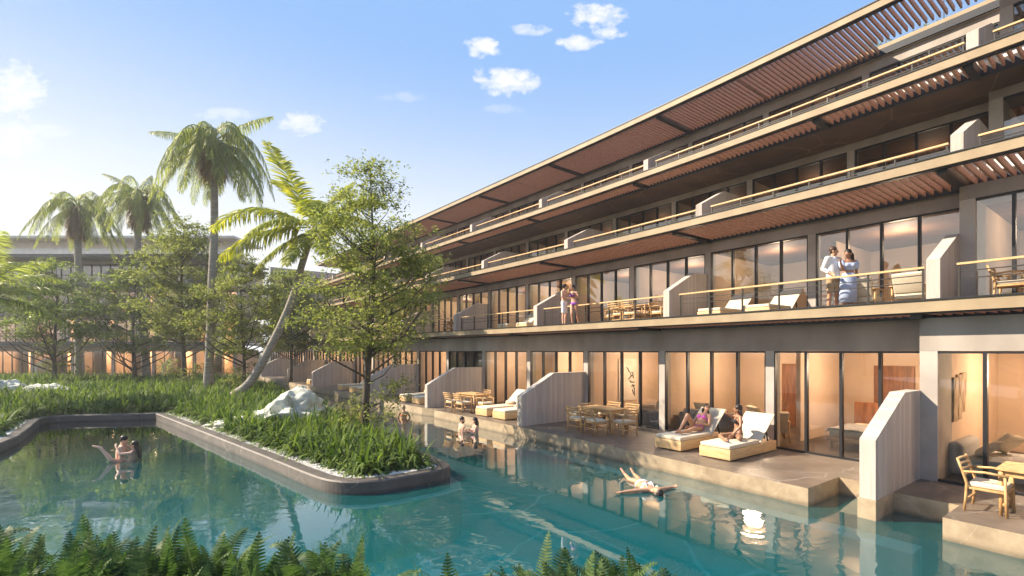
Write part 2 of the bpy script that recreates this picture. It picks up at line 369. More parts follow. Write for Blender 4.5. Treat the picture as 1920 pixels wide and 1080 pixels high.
# ---------------- right wing
ORG=FR(0,0,DZ)
BR=empty('hotel_building',ORG,label='terraced four storey hotel wing with wooden louvers filling the right side',cat='building')
K0,K1=-3,17
def proj(s): return .7 if s<-3.34 else 0.0
LV=[dict(tg=0.0,zf=DZ,zh=0.0,s0=0,ht=.66),
    dict(tg=-3.0,zf=1.0,zh=3.6,s0=.2,ht=3.93),
    dict(tg=-6.0,zf=4.3,zh=6.9,s0=.2,ht=7.14),
    dict(tg=-7.35,zf=7.4,zh=10.0,s0=.2,ht=10.34)]
WALLK=[[-1,2,4,6,9,11,14],[-1,1,3,5,7,9,11,13,15],[-1,1,3,5,7,9,11,13],[-1,2,4,6,8,10,12,14]]
WF=[3.2,-.62,-2.56,-4.05]     # privacy wall fronts
RAIL=[None,-.82,-2.72,-4.25]
KX=[17,17,16,16]
for li,L in enumerate(LV):
    tg,zf,zh,so,ht=L['tg'],L['zf'],L['zh'],L['s0'],L['ht']
    kx=KX[li]
    hd=MB()
    # columns, windows
    for k in range(K0,kx):
        s0=k*BAY+so; s1=s0+BAY
        if k==-1: s0=-3.34+so*0
        if k==-2: s1=-3.36
        tt=tg+(.7 if k<=-2 else 0)
        if k>-1:
            MB().fbox(FR,s0-.11,s0+.11,tt-.28,tt+.055,zf,zh).build('column',M['concrete'],BR,origin=ORG)
        bay(FR,s0,s1,tt,zf,zh,BR,ORG)
    # block step pillar
    MB().fbox(FR,-3.62,-3.34,tg-.25,tg+.7+.055,zf,zh).build('pillar',M['concrete'],BR,origin=ORG)
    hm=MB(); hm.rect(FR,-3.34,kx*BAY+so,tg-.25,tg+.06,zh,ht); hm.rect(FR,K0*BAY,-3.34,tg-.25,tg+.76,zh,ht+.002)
    hm.build('header_beam',M['header'],BR,origin=ORG)
    # room: floor, ceiling, back wall, cross walls
    rd=4.6
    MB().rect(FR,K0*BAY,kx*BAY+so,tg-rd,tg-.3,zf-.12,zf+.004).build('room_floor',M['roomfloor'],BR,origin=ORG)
    c=MB(); c.rect(FR,K0*BAY,kx*BAY+so,tg-rd,tg-.26,zh+.001,zh+.1); c.build('room_ceiling',M['room'] if li==0 else M['ceiling'],BR,origin=ORG)
    w=MB(); w.rect(FR,K0*BAY,kx*BAY+so,tg-rd-.2,tg-rd,zf,zh)
    for k in range(K0,kx+1):
        s=k*BAY+so
        if k in WALLK[li] or (k+1) in WALLK[li] or k%2==0: w.fbox(FR,s-.06,s+.06,tg-rd,tg-.3 if k in WALLK[li] or k%3 else tg-1.6,zf,zh)
    w.fbox(FR,-3.62,-3.36,tg-rd,tg-.26,zf,zh)
    w.build('room_wall',M['room'],BR,origin=ORG)
    # privacy walls
    for k in WALLK[li]:
        if k>=kx-1: continue
        s=k*BAY+so
        if k==-1: s=-3.35
        privacy(FR,s-.0,WF[li],tg+(.71 if k==-1 else .06),zf,BR,WZ-1.6 if li==0 else None,org=ORG)
    # railing between the walls
    if li:
        wk=[k for k in WALLK[li] if k<kx-1]; ss=[-3.35]+[k*BAY+so for k in wk[1:]]+[kx*BAY]
        for a,b in zip(ss[:-1],ss[1:]): railing(FR,a+.34,b-.30,RAIL[li],zf,BR,ORG)
        railing(FR,-10,-3.62,RAIL[li],zf,BR,ORG)
        if li>=2: MB().rect(FR,K0*BAY,kx*BAY+so,RAIL[li]-.16,RAIL[li]-.06,zf,zf+.26).build('upstand',M['white'],BR,origin=ORG)
# slabs / soffits
E=K1*BAY
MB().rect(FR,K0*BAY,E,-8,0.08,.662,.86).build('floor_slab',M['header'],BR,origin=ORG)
MB().rect(FR,K0*BAY,E,-8,0.02,.864,.998).build('balcony_floor',M['deck'],BR,origin=ORG)
MB().rect(FR,K0*BAY,E-BAY,-11,-2.92,3.94,4.296).build('floor_slab',M['header'],BR,origin=ORG)
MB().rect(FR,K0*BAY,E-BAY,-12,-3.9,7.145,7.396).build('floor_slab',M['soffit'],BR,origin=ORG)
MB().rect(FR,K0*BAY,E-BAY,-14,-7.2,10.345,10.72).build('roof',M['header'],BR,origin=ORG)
MB().rect(FR,K0*BAY,E,-14.2,-13.9,-4.6,10.34).build('rear_wall',M['header'],BR,origin=ORG)
MB().rect(FR,K0*BAY,E,-14,-.3,-4.6,DZ-.13).build('foundation',M['header'],BR,origin=ORG)
MB().fbox(FR,E,E+.3,-14,.05,-4.6,10.3).build('end_wall',M['concrete'],BR,origin=ORG)
# pergola lines: inner beam, louvers, fascia
PG=[(0.16,1.16,.76,.70),(-2.86,-.62,4.05,3.99),(-3.78,-2.84,7.15,7.09),(-7.14,-4.45,10.46,10.40)]
for i,(ta,tb,zb,zl) in enumerate(PG):
    e=E if i==0 else E-BAY
    ztop=zb+.25
    MB().rect(FR,K0*BAY,e,ta-.12,ta,zl-.03,zl+.2).build('inner_beam',M['navy'],BR,origin=ORG)
    f=MB().rect(FR,K0*BAY,e,tb,tb+.05,zb,ztop-.03).build('fascia',M['fascia'],BR,origin=ORG)
    g=MB(); g.rect(FR,K0*BAY,e,tb-.14,tb+.075,ztop-.029,ztop); g.rect(FR,K0*BAY,e,tb-.14,tb-.002,zb-.03,zb+.12)
    g.build('edge_trim',M['dark'],f,origin=ORG)
    skip=None
    if i==3: skip=lambda s,t0: t0+ (.7 if -3.6<s<-.35 else 0)
    a=K0*BAY
    for k in range(-3,17,4):
        b=min(e,(k+4)*BAY); louvers(FR,max(a,k*BAY)+.03,b-.03,ta,tb-.15,zl+.03,BR,ORG,skip=skip)
    for k in [(-1,1,3,5,7,9,11,13,15),(-1,1,3,5,7,9,11,13,15),(-1,0,2,4,6,8,10,12,14),(-3,2,4,6,8,10,12,14)][i]:
        s=k*BAY+.1; MB().fbox(FR,s-.09,s+.09,ta-.1,tb-.15,zl-.05,zl+.16).build('bracket_beam',M['dark'],BR,origin=ORG)
# roof terrace balustrade
m=MB(); g=MB()
for i in range(9):
    s=-3.5+i*1.55; m.fbox(FR,s-.012,s+.012,-7.3,-7.27,10.72,11.9)
    if i<8: g.add([FR(s+.02,-7.285,10.75),FR(s+1.53,-7.285,10.75),FR(s+1.53,-7.285,11.88),FR(s+.02,-7.285,11.88)],[(3,2,1,0)])
o=m.build('roof_balustrade',M['steel'],BR,origin=ORG); g.build('pane',M['glass_up'],o,origin=ORG)
MB().rect(FR,-3.6,8.8,-7.19,-7.15,10.44,10.73).build('fascia',M['fascia'],BR,origin=ORG)
# interior doors
def idoor(s,w,tb,zf,h=2.15,name='interior_door'):
    o=MB().fbox(FR,s,s+w,tb-.03,tb+.05,zf+.005,zf+h).build(name,M['door'],BR,origin=ORG,bevel=.004)
    MB().fbox(FR,s+.08,s+.1,tb+.05,tb+.10,zf+1.0,zf+1.14).build('door_handle',M['dark'],o,origin=ORG)
tb0=-4.6
for s,w in ((-1.9,1.0),(1.0,.8),(4.9,.8),(8.0,.8),(-3.0,.5)): idoor(s,w,tb0,DZ)
# closed dark curtains in one bay
m=MB(); n=60
v=[];f=[]
for i in range(n+1):
    s=13.8+.15+(BAY-.3)*i/n; t=-.45+.05*math.sin(i*1.9)
    v+= [FR(s,t,DZ+.02),FR(s,t,-.02)]
for i in range(n): f.append((2*i,2*i+2,2*i+3,2*i+1))
m.add(v,f); m.build('curtain',M['curtain'],BR,origin=ORG,smooth=True)
M['slabgrey']=plain('slab_grey',(.12,.11,.10),.7)
# ---------------- left wing
ORL=FL(0,0,DZ)
BL=empty('hotel_building',ORL,label='distant shaded hotel wing of five levels behind the palms on the left',cat='building')
LB=4.55
for li,(zf,zh,ht) in enumerate([(DZ,0.0,.64),(1.0,3.55,3.9),(4.3,6.75,7.0),(7.4,9.9,10.25)]):
    tg=-.35*li
    for k in range(0,15):
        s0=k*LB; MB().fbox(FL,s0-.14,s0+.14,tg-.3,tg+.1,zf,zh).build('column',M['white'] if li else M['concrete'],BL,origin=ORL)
        bay(FL,s0,s0+LB,tg,zf,zh,BL,ORL,pan=4,cw=.14)
    MB().rect(FL,0,15*LB,tg-.3,tg+.11,zh,ht,9).build('header_beam',M['concrete'],BL,origin=ORL)
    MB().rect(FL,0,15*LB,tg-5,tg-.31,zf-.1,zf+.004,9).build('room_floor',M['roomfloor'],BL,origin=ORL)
    MB().rect(FL,0,15*LB,tg-5,tg-.31,zh+.001,zh+.1,9).build('room_ceiling',M['room'],BL,origin=ORL)
    w=MB(); w.rect(FL,0,15*LB,tg-5.2,tg-5,zf,zh,9)
    for k in range(0,16): w.fbox(FL,k*LB-.07,k*LB+.07,tg-5,tg-.31,zf,zh); w.fbox(FL,k*LB+2.6,k*LB+2.7,tg-5,tg-2.2,zf,zh)
    w.build('room_wall',M['room'],BL,origin=ORL)
    z2=ht+.2
    MB().rect(FL,-.3,15*LB,tg-6,1.6,ht+.002,z2,9).build('floor_slab',M['concrete'],BL,origin=ORL)
    MB().rect(FL,-.3,15*LB,1.62,1.72,ht-.05,z2+.12,9).build('fascia',M['slabgrey'],BL,origin=ORL)
    if li:
        rm=MB()
        for i in range(60): rm.fbox(FL,i*1.14-.02,i*1.14+.02,1.25,1.29,zf,zf+.9)
        rm.rect(FL,0,15*LB,1.25,1.29,zf+.9,zf+.95,9)
        for z in (.3,.6): rm.rect(FL,0,15*LB,1.26,1.28,zf+z,zf+z+.02,9)
        rm.build('railing',M['steel'],BL,origin=ORL)
        for k in range(1,14,2):
            MB().strip(FL,[k*LB-.12,k*LB+.12],[(1.3,zf),(1.3,zf+1.04),(.3,zf+1.8),(tg+.1,zf+1.8),(tg+.1,zf)]).build('privacy_wall',M['pwall'],BL,origin=ORL)
    else:
        for k in (1,4,7,10,13):
            MB().strip(FL,[k*LB+2-.12,k*LB+2+.12],[(2.2,zf),(2.2,zf+1.04),(1,zf+1.8),(tg+.1,zf+1.8),(tg+.1,zf)]).build('privacy_wall',M['pwall'],BL,origin=ORL)
MB().rect(FL,0,15*LB,-7,-.31,-4.6,DZ-.1,9).build('foundation',M['concrete'],BL,origin=ORL)
# upper terrace with roof pergola
ut=MB(); rf=MB()
for k in range(0,15,2): ut.fbox(FL,k*LB+.2,k*LB+.45,-1,-.8,10.46,12.7)
ut.rect(FL,0,15*LB,.9,.95,10.46,11.3,9)
ut.build('roof_terrace',M['white'],BL,origin=ORL)
rf.rect(FL,0,15*LB,-6,.1,12.7,12.95,9); rf.build('roof',M['white'],BL,origin=ORL)
MB().rect(FL,0,15*LB,-1.9,-1.7,10.46,12.69,9).build('rear_wall',M['white'],BL,origin=ORL)
# ------------------------------------------------------------------ pool, decks, ground
tag(MB().box(-700,700,-700,700,-4.9,-4.62).build('ground',M['lawn']),kind='structure')
tag(MB().box(-44,24,-12,62,-4.61,-4.25).build('pool_floor',M['poolfloor']),kind='structure')
w=MB().box(-43.9,23.9,-11.9,61.9,-4.6,WZ).build('water',M['water']); tag(w,kind='structure')
def deck(poly,z,bot,name,mt,ms,kind='structure'):
    m=MB(); n=len(poly)
    m.add([(p[0],p[1],z) for p in poly],[tuple(range(n))])
    o=m.build(name,mt); 
    m2=MB(); v=[(p[0],p[1],z-.002) for p in poly]+[(p[0],p[1],bot) for p in poly]
    m2.add(v,[(i,(i+1)%n,(i+1)%n+n,i+n) for i in range(n)])
    me=m2.build(name+'_side',ms,o); tag(o,kind=kind); return o
def FRp(s,t): p=FR(s,t,0); return (p.x,p.y)
TE=3.35
pts=[(-11,-.3),(-11,TE)]
wl=[k*BAY for k in WALLK[0]]; wl[0]=-3.35
pts+=[(wl[0]-.92,TE),(wl[0]-.92,2.35),(wl[0]-.02,2.35),(wl[0]+.24,2.35)]
for i,a in enumerate(wl):
    b=wl[i+1] if i+1<len(wl) else 55
    pts+=[(a+.24,1.95 if i==0 else TE)] 
    if i==0: pts+=[(a+1.02,1.95),(a+1.02,TE)]
    k=a+1.5
    while k<b-1.0: pts.append((k,TE)); k+=2.5
    if i+1<len(wl): pts+=[(b-.92,TE),(b-.92,TE-.35)] if i!=0 else [(b,TE)]
pts+=[(55,TE),(55,-.3)]
k=52
back=[]
while k>-11: back.append((k,-.3)); k-=3
pts+=back
deck([FRp(*p) for p in pts],DZ,-4.3,'terrace',M['deck'],M['deckside'])
# submerged shallow ledge along the terrace
pts=[(k,TE-.1) for k in np.arange(-4,50,2)]+[(k,TE+.42) for k in np.arange(48,-6,-2)]
deck([FRp(*p) for p in pts],WZ-.22,-4.3,'pool_glow_ledge',M['ledge'],M['ledge'])
# left wing terrace
deck([(-110,60),(-110,50.5),(-31.5,50.5),(-27,60)],DZ-.01,-4.3,'terrace',M['deck'],M['concrete'])
# ------------------------------------------------------------------ planted island, banks
def inpoly(P,poly):
    x,y=P[:,0],P[:,1]; r=np.zeros(len(P),bool); n=len(poly)
    for i in range(n):
        x1,y1=poly[i]; x2,y2=poly[(i+1)%n]
        c=((y1>y)!=(y2>y)); xx=(x2-x1)*(y-y1)/((y2-y1) if y2!=y1 else 1e-9)+x1
        r^= c&(x<xx)
    return r
def offset(line,d):
    out=[]; n=len(line)
    for i in range(n):
        a=Vector(line[max(i-1,0)]); b=Vector(line[min(i+1,n-1)]); t=(b-a).normalized(); 
        out.append((line[i][0]-t.y*d,line[i][1]+t.x*d))
    return out
def arc(c,r,a0,a1,n=6): return [(c[0]+r*math.cos(R(a0+(a1-a0)*i/n)),c[1]+r*math.sin(R(a0+(a1-a0)*i/n))) for i in range(n+1)]
RZ=-2.67
pool_edge=[(-13,-4),(-13,4),(-13.3,9),(-14.2,12.9),(-15.6,15.2),(-17.2,17.2),(-18.6,18.9),(-18.9,19.6),(-18.2,20.0),(-17,20.2),(-15.3,20.6)]
mid=[(-15.3,20.6),(-12.5,18.0),(-9.5,15.2),(-6.5,12.4),(-4.6,10.6),(-4.05,10.1),(-3.65,9.86),(-3.25,9.8),(-2.9,9.87),(-2.5,10.05),(-1.72,10.66),(-1.5,10.9),(-1.42,11.15),(-1.5,11.45),(-3,13.8),(-6.5,19),(-12,27.2),(-20.5,39.5),(-25,45.5),(-27,46.5),(-30,47),(-90,47)]
def chaikin(P,k=2):
    for _ in range(k):
        Q=[P[0]]
        for a,b in zip(P[:-1],P[1:]): Q+=[(a[0]*.75+b[0]*.25,a[1]*.75+b[1]*.25),(a[0]*.25+b[0]*.75,a[1]*.25+b[1]*.75)]
        P=Q+[P[-1]]
    return P
mid=mid[:4]+chaikin(mid[4:14],2)+mid[14:]
edge=pool_edge+mid[1:]
land=edge+[(-90,-4)]
def rimstrip(line,name,w=.3):
    m=MB(); o=line; i=offset(line,w); n=len(o); e=.03
    o2=offset(line,e); i2=offset(line,w-.01)
    v=[];f=[]
    for k in range(n): v+=[(o[k][0],o[k][1],-4.3),(o[k][0],o[k][1],RZ-e),(o2[k][0],o2[k][1],RZ),(i2[k][0],i2[k][1],RZ),(i[k][0],i[k][1],-2.9)]
    for k in range(n-1):
        for j in range(4): a=k*5+j; f.append((a,a+5,a+6,a+1))
    m.add(v,f); o=m.build(name,M['rim']); tag(o,kind='structure'); return o
rimstrip(edge,'planter_kerb')
le=offset(edge[:20]+edge[20:],-.26); lm=MB(); nn_=len(edge)  # added shelf round the island: its pale band imitates the glow of lit water
for k in range(nn_-1):
    a,b=edge[k],edge[k+1]; c,d_=le[k+1],le[k]
    lm.add([(d_[0],d_[1],-4.3),(c[0],c[1],-4.3),(c[0],c[1],WZ-.2),(d_[0],d_[1],WZ-.2),(a[0],a[1],WZ-.2),(b[0],b[1],WZ-.2)],[(0,1,2,3),(3,2,5,4)])
tag(lm.build('pool_glow_ledge',M['ledge']),kind='structure')
inner=offset(edge,.28)
m=MB(); poly=inner+[(-90,-4)]
m.add([(x,y,-2.74) for x,y in poly],[tuple(range(len(poly)))]); tag(m.build('island_soil',M['soil']),kind='structure')
# white pebble edging
m=MB(); i1=offset(edge,.27); i2=offset(edge,.85); n=len(edge); v=[]
for k in range(n): v+=[(i1[k][0],i1[k][1],-2.705),(i2[k][0],i2[k][1],-2.715)]
m.add(v,[(2*k,2*k+2,2*k+3,2*k+1) for k in range(n-1)])
g=m.build('gravel',M['pebble']); tag(g,label='white pebble edging inside the stone planter rim',cat='gravel',kind='stuff')
def cum(line):
    L=[0]
    for a,b in zip(line[:-1],line[1:]): L.append(L[-1]+math.dist(a,b))
    return L
ico=[(0,0,1)]+[(.894*math.cos(R(72*i)),.894*math.sin(R(72*i)),.447) for i in range(5)]+[(.894*math.cos(R(72*i+36)),.894*math.sin(R(72*i+36)),-.447) for i in range(5)]+[(0,0,-1)]
icf=[(0,i+1,(i+1)%5+1) for i in range(5)]+[(i+1,i+6,(i+1)%5+1) for i in range(5)]+[((i+1)%5+1,i+6,(i+1)%5+6) for i in range(5)]+[(11,(i+1)%5+6,i+6) for i in range(5)]
ico=np.array(ico);icf=np.array(icf)
vis=mid[:40]; cl=cum(vis); tot=cl[-1]; K=9000
u=RNG.random(K)**.0; 
tt=tot*(1-RNG.random(K)**1.6*.95); 
q1=np.array(offset(vis,.31)); q2=np.array(offset(vis,.86)); cl=np.array(cl)
f=RNG.random(K)[:,None]
def interp(Q,t): return np.stack([np.interp(t,cl,Q[:,0]),np.interp(t,cl,Q[:,1])],1)
P=interp(q1,tt)*(1-f)+interp(q2,tt)*f
sz=RNG.uniform(.014,.03,K)
V=ico[None]*np.stack([sz,sz*RNG.uniform(.7,1,K),sz*.55],1)[:,None,:]
aa=RNG.uniform(0,6.28,K); ca,sa=np.cos(aa)[:,None],np.sin(aa)[:,None]
V=np.stack([V[:,:,0]*ca-V[:,:,1]*sa+P[:,0:1],V[:,:,0]*sa+V[:,:,1]*ca+P[:,1:2],V[:,:,2]-2.70+RNG.uniform(0,.012,K)[:,None]],2)
F=(np.arange(K)*12)[:,None,None]+icf[None]
pb=npmesh('pebble_layer',[(V.reshape(-1,3),F.reshape(-1,3))],M['pebble'],g)
# near bank
bank=[(-13,4.75),(-6,4.75),(1.2,4.7),(1.75,4.2),(2.2,3.0),(2.7,-8),(-13,-8)]
m=MB(); n=len(bank); m.add([(x,y,-2.66) for x,y in bank]+[(x,y,-4.3) for x,y in bank],[tuple(range(n))]+[(i,(i+1)%n,(i+1)%n+n,i+n) for i in range(n)])
tag(m.build('bank',M['soil']),kind='structure')
# strap leaved ground cover
inner2=offset(edge,.62); landin=inner2+[(-90,-4)]
def clumps(n,lo,hi,nb,L,W,seg,poly,zb=-2.72,fn=None):
    out=[];P=RNG.uniform(lo,hi,(n,2)); P=P[inpoly(P,poly)]
    if fn is not None: P=P[fn(P)]
    # keep to what the camera can see, with a margin
    k=len(P); 
    if k==0: return []
    sc=RNG.uniform(.7,1.25,k)
    idx=np.repeat(np.arange(k),nb); m=len(idx)
    az=RNG.uniform(0,2*PI,m); el=RNG.uniform(.1,1.15,m)
    D=np.stack([np.sin(el)*np.cos(az),np.sin(el)*np.sin(az),np.cos(el)],1)
    B=np.concatenate([P[idx]+RNG.normal(0,.05,(m,2)),np.full((m,1),zb)],1)
    return [blades(B,D,L*sc[idx]*RNG.uniform(.65,1.15,m),W*RNG.uniform(.7,1.2,m),RNG.uniform(.8,3.0,m)*(.45+el),seg)]
vf=lambda P:(P[:,1]>6)&(np.abs(P[:,0])<P[:,1]*1.2+2)
parts=[]
parts+=clumps(3300,(-14,9),(0,21),26,.78,.066,5,landin,fn=vf)
parts+=clumps(8000,(-34,15),(-8,33),15,.82,.08,4,landin,fn=lambda P:vf(P)&((P[:,1]>20.5)|(P[:,0]<-13.5)))
parts+=clumps(9000,(-62,30),(-10,48),8,.85,.09,2,landin,fn=lambda P:vf(P)&(P[:,1]>31))
gc=npmesh('ground_cover',parts,M['strap']); tag(gc,label='dense bright green strap leaved ground cover over the whole island and far garden',cat='ground cover',kind='stuff')
# ferns in front
def ferns(n,poly,hmin,hmax,name,label,pts=None,leaf=38):
    P=np.array(pts) if pts is not None else None
    parts=[]
    for (x,y) in P:
        h=random.uniform(hmin,hmax)
        for i in range(random.randint(24,32)):
            az=random.uniform(0,2*PI); el=abs(random.gauss(0,.5))+.06; L=h*random.uniform(.75,1.15)
            d=np.array([math.sin(el)*math.cos(az),math.sin(el)*math.sin(az),math.cos(el)])
            p=np.array([x+random.gauss(0,.10),y+random.gauss(0,.08),-2.66]); gd=random.uniform(.5,1.7)*(.35+el)
            pos=[];dr=[];K=leaf
            for j in range(K):
                dd=d+np.array([0,0,-1.])*gd*(j/K)**1.5*1.4; dd/=np.linalg.norm(dd); p=p+dd*L/K; pos.append(p.copy()); dr.append(dd)
            pos=np.array(pos);dr=np.array(dr)
            S=np.cross(dr,[0,0,1.]); S/=np.linalg.norm(S,axis=1,keepdims=True)+1e-9
            tw=random.uniform(-.5,.5); Nn=np.cross(S,dr); S=S*math.cos(tw)+Nn*math.sin(tw)
            j=np.arange(K)/K; wl=.088*np.sin(PI*np.clip(.12+j*.9,0,1))**.7*(h/.85)+.008
            sel=j>.08
            for sg in (1,-1):
                D=S*sg+dr*.35
                parts.append(blades(pos[sel],D[sel],wl[sel],L/K*.95,.25,1,side=dr[sel],profile=[1,.35]))
            parts.append(blades(pos[:1]-dr[:1]*L/K,d[None],L,.008,gd*1.0,4))
    # unify quads of different seg counts is fine: all quads
    o=npmesh(name,parts,M['fern']); tag(o,label=label,cat='ferns',kind='stuff'); return o
pts=[]
for i in range(46):
    f=i/45; pts.append((-6.6+f*4.9+random.uniform(-.12,.12),4.55+random.uniform(-.45,.12)-.25*f))
for i in range(26):
    f=i/25; pts.append((-5.4+f*4.2,3.75+random.uniform(-.2,.2)))
ferns(0,None,.62,1.10,'fern_bed','thick bed of green sword ferns along the bottom left foreground',pts)
pts=[(-.52+random.uniform(-.06,.06)+.26*i,3.75+random.uniform(-.1,.1)) for i in range(8)]+[(.35+.17*i,4.0+random.uniform(-.1,.1)) for i in range(6)]+[(1.25,3.8),(.2,3.6),(.6,3.6)]
ferns(0,None,.80,1.0,'fern_bed','smaller clump of sword ferns at the bottom centre beside the pool',pts)
# ------------------------------------------------------------------ palms and trees
def frond(base,az,el,L,droop,ll,hang,n=58,vs=.5,wd=.05,twist=0):
    p=np.array(base,float); d=np.array([math.cos(el)*math.cos(az),math.cos(el)*math.sin(az),math.sin(el)])
    pos=[];dr=[]; 
    for j in range(n):
        dd=d+np.array([0,0,-1.])*droop*(j/n)**1.3; dd/=np.linalg.norm(dd); p=p+dd*L/n; pos.append(p.copy()); dr.append(dd)
    pos=np.array(pos);dr=np.array(dr)
    S=np.cross(dr,[0,0,1.]); nn=np.linalg.norm(S,axis=1,keepdims=True); S=np.where(nn<.05,np.array([[math.sin(az),-math.cos(az),0]]),S/np.maximum(nn,1e-6))
    if twist:
        Nn=np.cross(S,dr); S=S*math.cos(twist)+Nn*math.sin(twist)
    Up=np.cross(S,dr)
    j=np.arange(n)/n; prof=np.sin(PI*np.clip(.15+.83*j,0,1))**.6
    sel=j>.12; parts=[]
    for sg in (1,-1):
        for rep in range(2):
            k=sel.sum(); D=S[sel]*sg+dr[sel]*RNG.uniform(.35,.75,(k,1))+Up[sel]*RNG.uniform(-.1,.35,(k,1))
            parts.append(blades(pos[sel]+dr[sel]*(rep*.5*L/n),D,ll*prof[sel]*RNG.uniform(.8,1.1,k),wd,hang*RNG.uniform(.7,1.3,k),3,side=dr[sel]*1.0+RNG.normal(0,.3,(k,3))))
    parts.append(blades(np.array([base]),d[None],L,.07,droop*1.05,3) ) if False else None
    return parts,pos
def palm(name,label,trunk,r0,r1,fronds,leafm,skirt=0,skm=None,seed=1,group=None,wd=.042,nn=58):
    random.seed(seed)
    b=Vector(trunk[0]); e=empty(name,b,label=label,cat='palm tree',group=group)
    # smooth trunk
    T=[];n=26
    tp=[Vector(t) for t in trunk]
    for i in range(n+1):
        f=i/n*(len(tp)-1); k=min(int(f),len(tp)-2); u=f-k
        p0=tp[max(k-1,0)];p1=tp[k];p2=tp[k+1];p3=tp[min(k+2,len(tp)-1)]
        T.append(.5*((2*p1)+(p2-p0)*u+(2*p0-5*p1+4*p2-p3)*u*u+(3*p1-p0-3*p2+p3)*u**3))
    rad=[(r0*(1.25-.25*min(1,i/4)) if i<4 else r0+(r1-r0)*i/n)*(1+.03*(i%2)) for i in range(n+1)]
    MB().tube(T,rad,12).build('trunk',M['palmbark'],e,origin=b,smooth=True)
    top=T[-1]; parts=[]; rm=MB()
    for (az,el,L,dr,ll,hg,tw) in fronds:
        ps,pos=frond(top+Vector((0,0,random.uniform(-.25,.15))),az,el,L,dr,ll,hg,twist=tw,wd=wd,n=nn); parts+=ps
        rm.tube([tuple(top)]+[tuple(q) for q in pos[::6]],[.035]+[.03*(1-i/9)+.006 for i in range(len(pos[::6]))],5)
    npmesh('crown',parts,leafm,e,origin=b); rm.build('frond_stems',leafm,e,origin=b,smooth=True)
    if skirt:
        k=int(700*skirt); a=RNG.uniform(0,6.28,k); h=RNG.uniform(0,1,k)
        B=np.array(top)[None]+np.stack([np.cos(a)*r1*1.3,np.sin(a)*r1*1.3,-h*skirt*.8+.1],1)
        D=np.stack([np.cos(a)*.5,np.sin(a)*.5,RNG.uniform(-.9,.2,k)],1)
        npmesh('dead_skirt',[blades(B,D,RNG.uniform(.7,1.4,k),.08,2.8,3)],M['straw'],e,origin=b)
    return e
def queen(n,L,seed,ups=()):
    r=random.Random(seed); out=[]
    for (az,el,l) in ups: out.append((az,el,l,.45,.85,3.4,0))
    for i in range(n):
        t=i/n; az=2.399*i+r.uniform(-.2,.2); el=R(68-92*t)
        out.append((az,el,L*r.uniform(.8,1.1)*(1 if t<.75 else .85),4.0 if t<.7 else 3.0,.95,4.4,0))
    return out
b=gpx(390,740,-2.7); d=b.y
palm('palm_tree','tallest palm with shaggy drooping crown above the other palms and a straight grey trunk',[b,px(394,640,d),px(398,520,d),px(402,420,d+.2),px(400,268,d+.2)],.27,.2,queen(36,5.2,3,[(R(172),R(26),4.6),(R(18),R(42),3.9)]),M['leaf_palm'],2.2,seed=1)
b=gpx(274,713,-2.7); d=43; b=Vector(((274-960)/900*d,d,-2.7))
palm('palm_tree','second tallest palm, middle of the three straight shaggy ones, leaning trunk with brown dead fronds',[b,px(272,640,d),px(264,560,d),px(258,470,d),px(262,368,d)],.34,.24,queen(28,5.6,5,[(R(165),R(38),5),(R(100),R(60),3)]),M['leaf_palm'],3.0,seed=2)
d=45; b=Vector(((150-960)/900*d,d,-2.7))
palm('palm_tree','shortest of the three straight shaggy palms, furthest left, thin grey trunk',[b,px(148,620,d),px(149,540,d),px(146,470,d),px(146,388,d)],.33,.25,queen(28,5.8,8,[(R(158),R(35),5),(R(30),R(45),3.2)]),M['leaf_palm'],3.0,seed=3)
# leaning coconut palm
b=gpx(424,752,-2.7); d=b.y
pc=[b,px(470,715,d+.2),px(515,635,d+.3),px(548,560,d+.2),px(568,490,d),px(590,425,d)]
co=[(R(180),R(66),5.3,.35,1.35,.45,.35),(R(178),R(36),6.2,1.35,1.5,1.3,.1),(R(188),R(4),5.2,1.1,1.4,1.5,0),(R(60),R(62),4.2,.6,1.1,.6,.2),(R(20),R(50),4.4,1.0,1.1,1.0,0),(R(-20),R(25),4.2,1.2,1.1,1.4,0),
    (R(-70),R(30),4.2,1.3,1.1,1.4,0),(R(100),R(35),4.4,1.1,1.1,1.2,0),(R(235),R(10),4.0,1.3,1.0,1.6,0),(R(300),R(-10),3.6,1.1,1.0,1.6,0),(R(150),R(55),4.6,.7,1.2,.6,-.3),(R(260),R(-30),3.4,.8,1.0,1.6,0),(R(215),R(-25),3.8,.9,1.0,1.4,0)]
palm('palm_tree','leaning coconut palm with yellow green feathery fronds and curved trunk',pc,.24,.15,co,M['leaf_coco'],0,seed=4,wd=.085,nn=66)
b=Vector((-26.5,22.5,-2.7)); 
palm('palm_tree','palm at the left edge, only its arching green fronds showing',[b,(-26.6,22.5,-1),(-26.3,22.6,.5),(-25.6,22.7,2.4)],.24,.17,[(R(a),R(e),3.8,dr,1.0,.9,0) for a,e,dr in ((10,50,.8),(-5,22,.9),(-25,10,.9),(20,5,1.1),(-60,40,1),(60,45,1),(100,60,.8),(180,50,1),(-120,40,1),(-15,65,.6),(35,30,1))],M['leaf_palm'],0,seed=5)
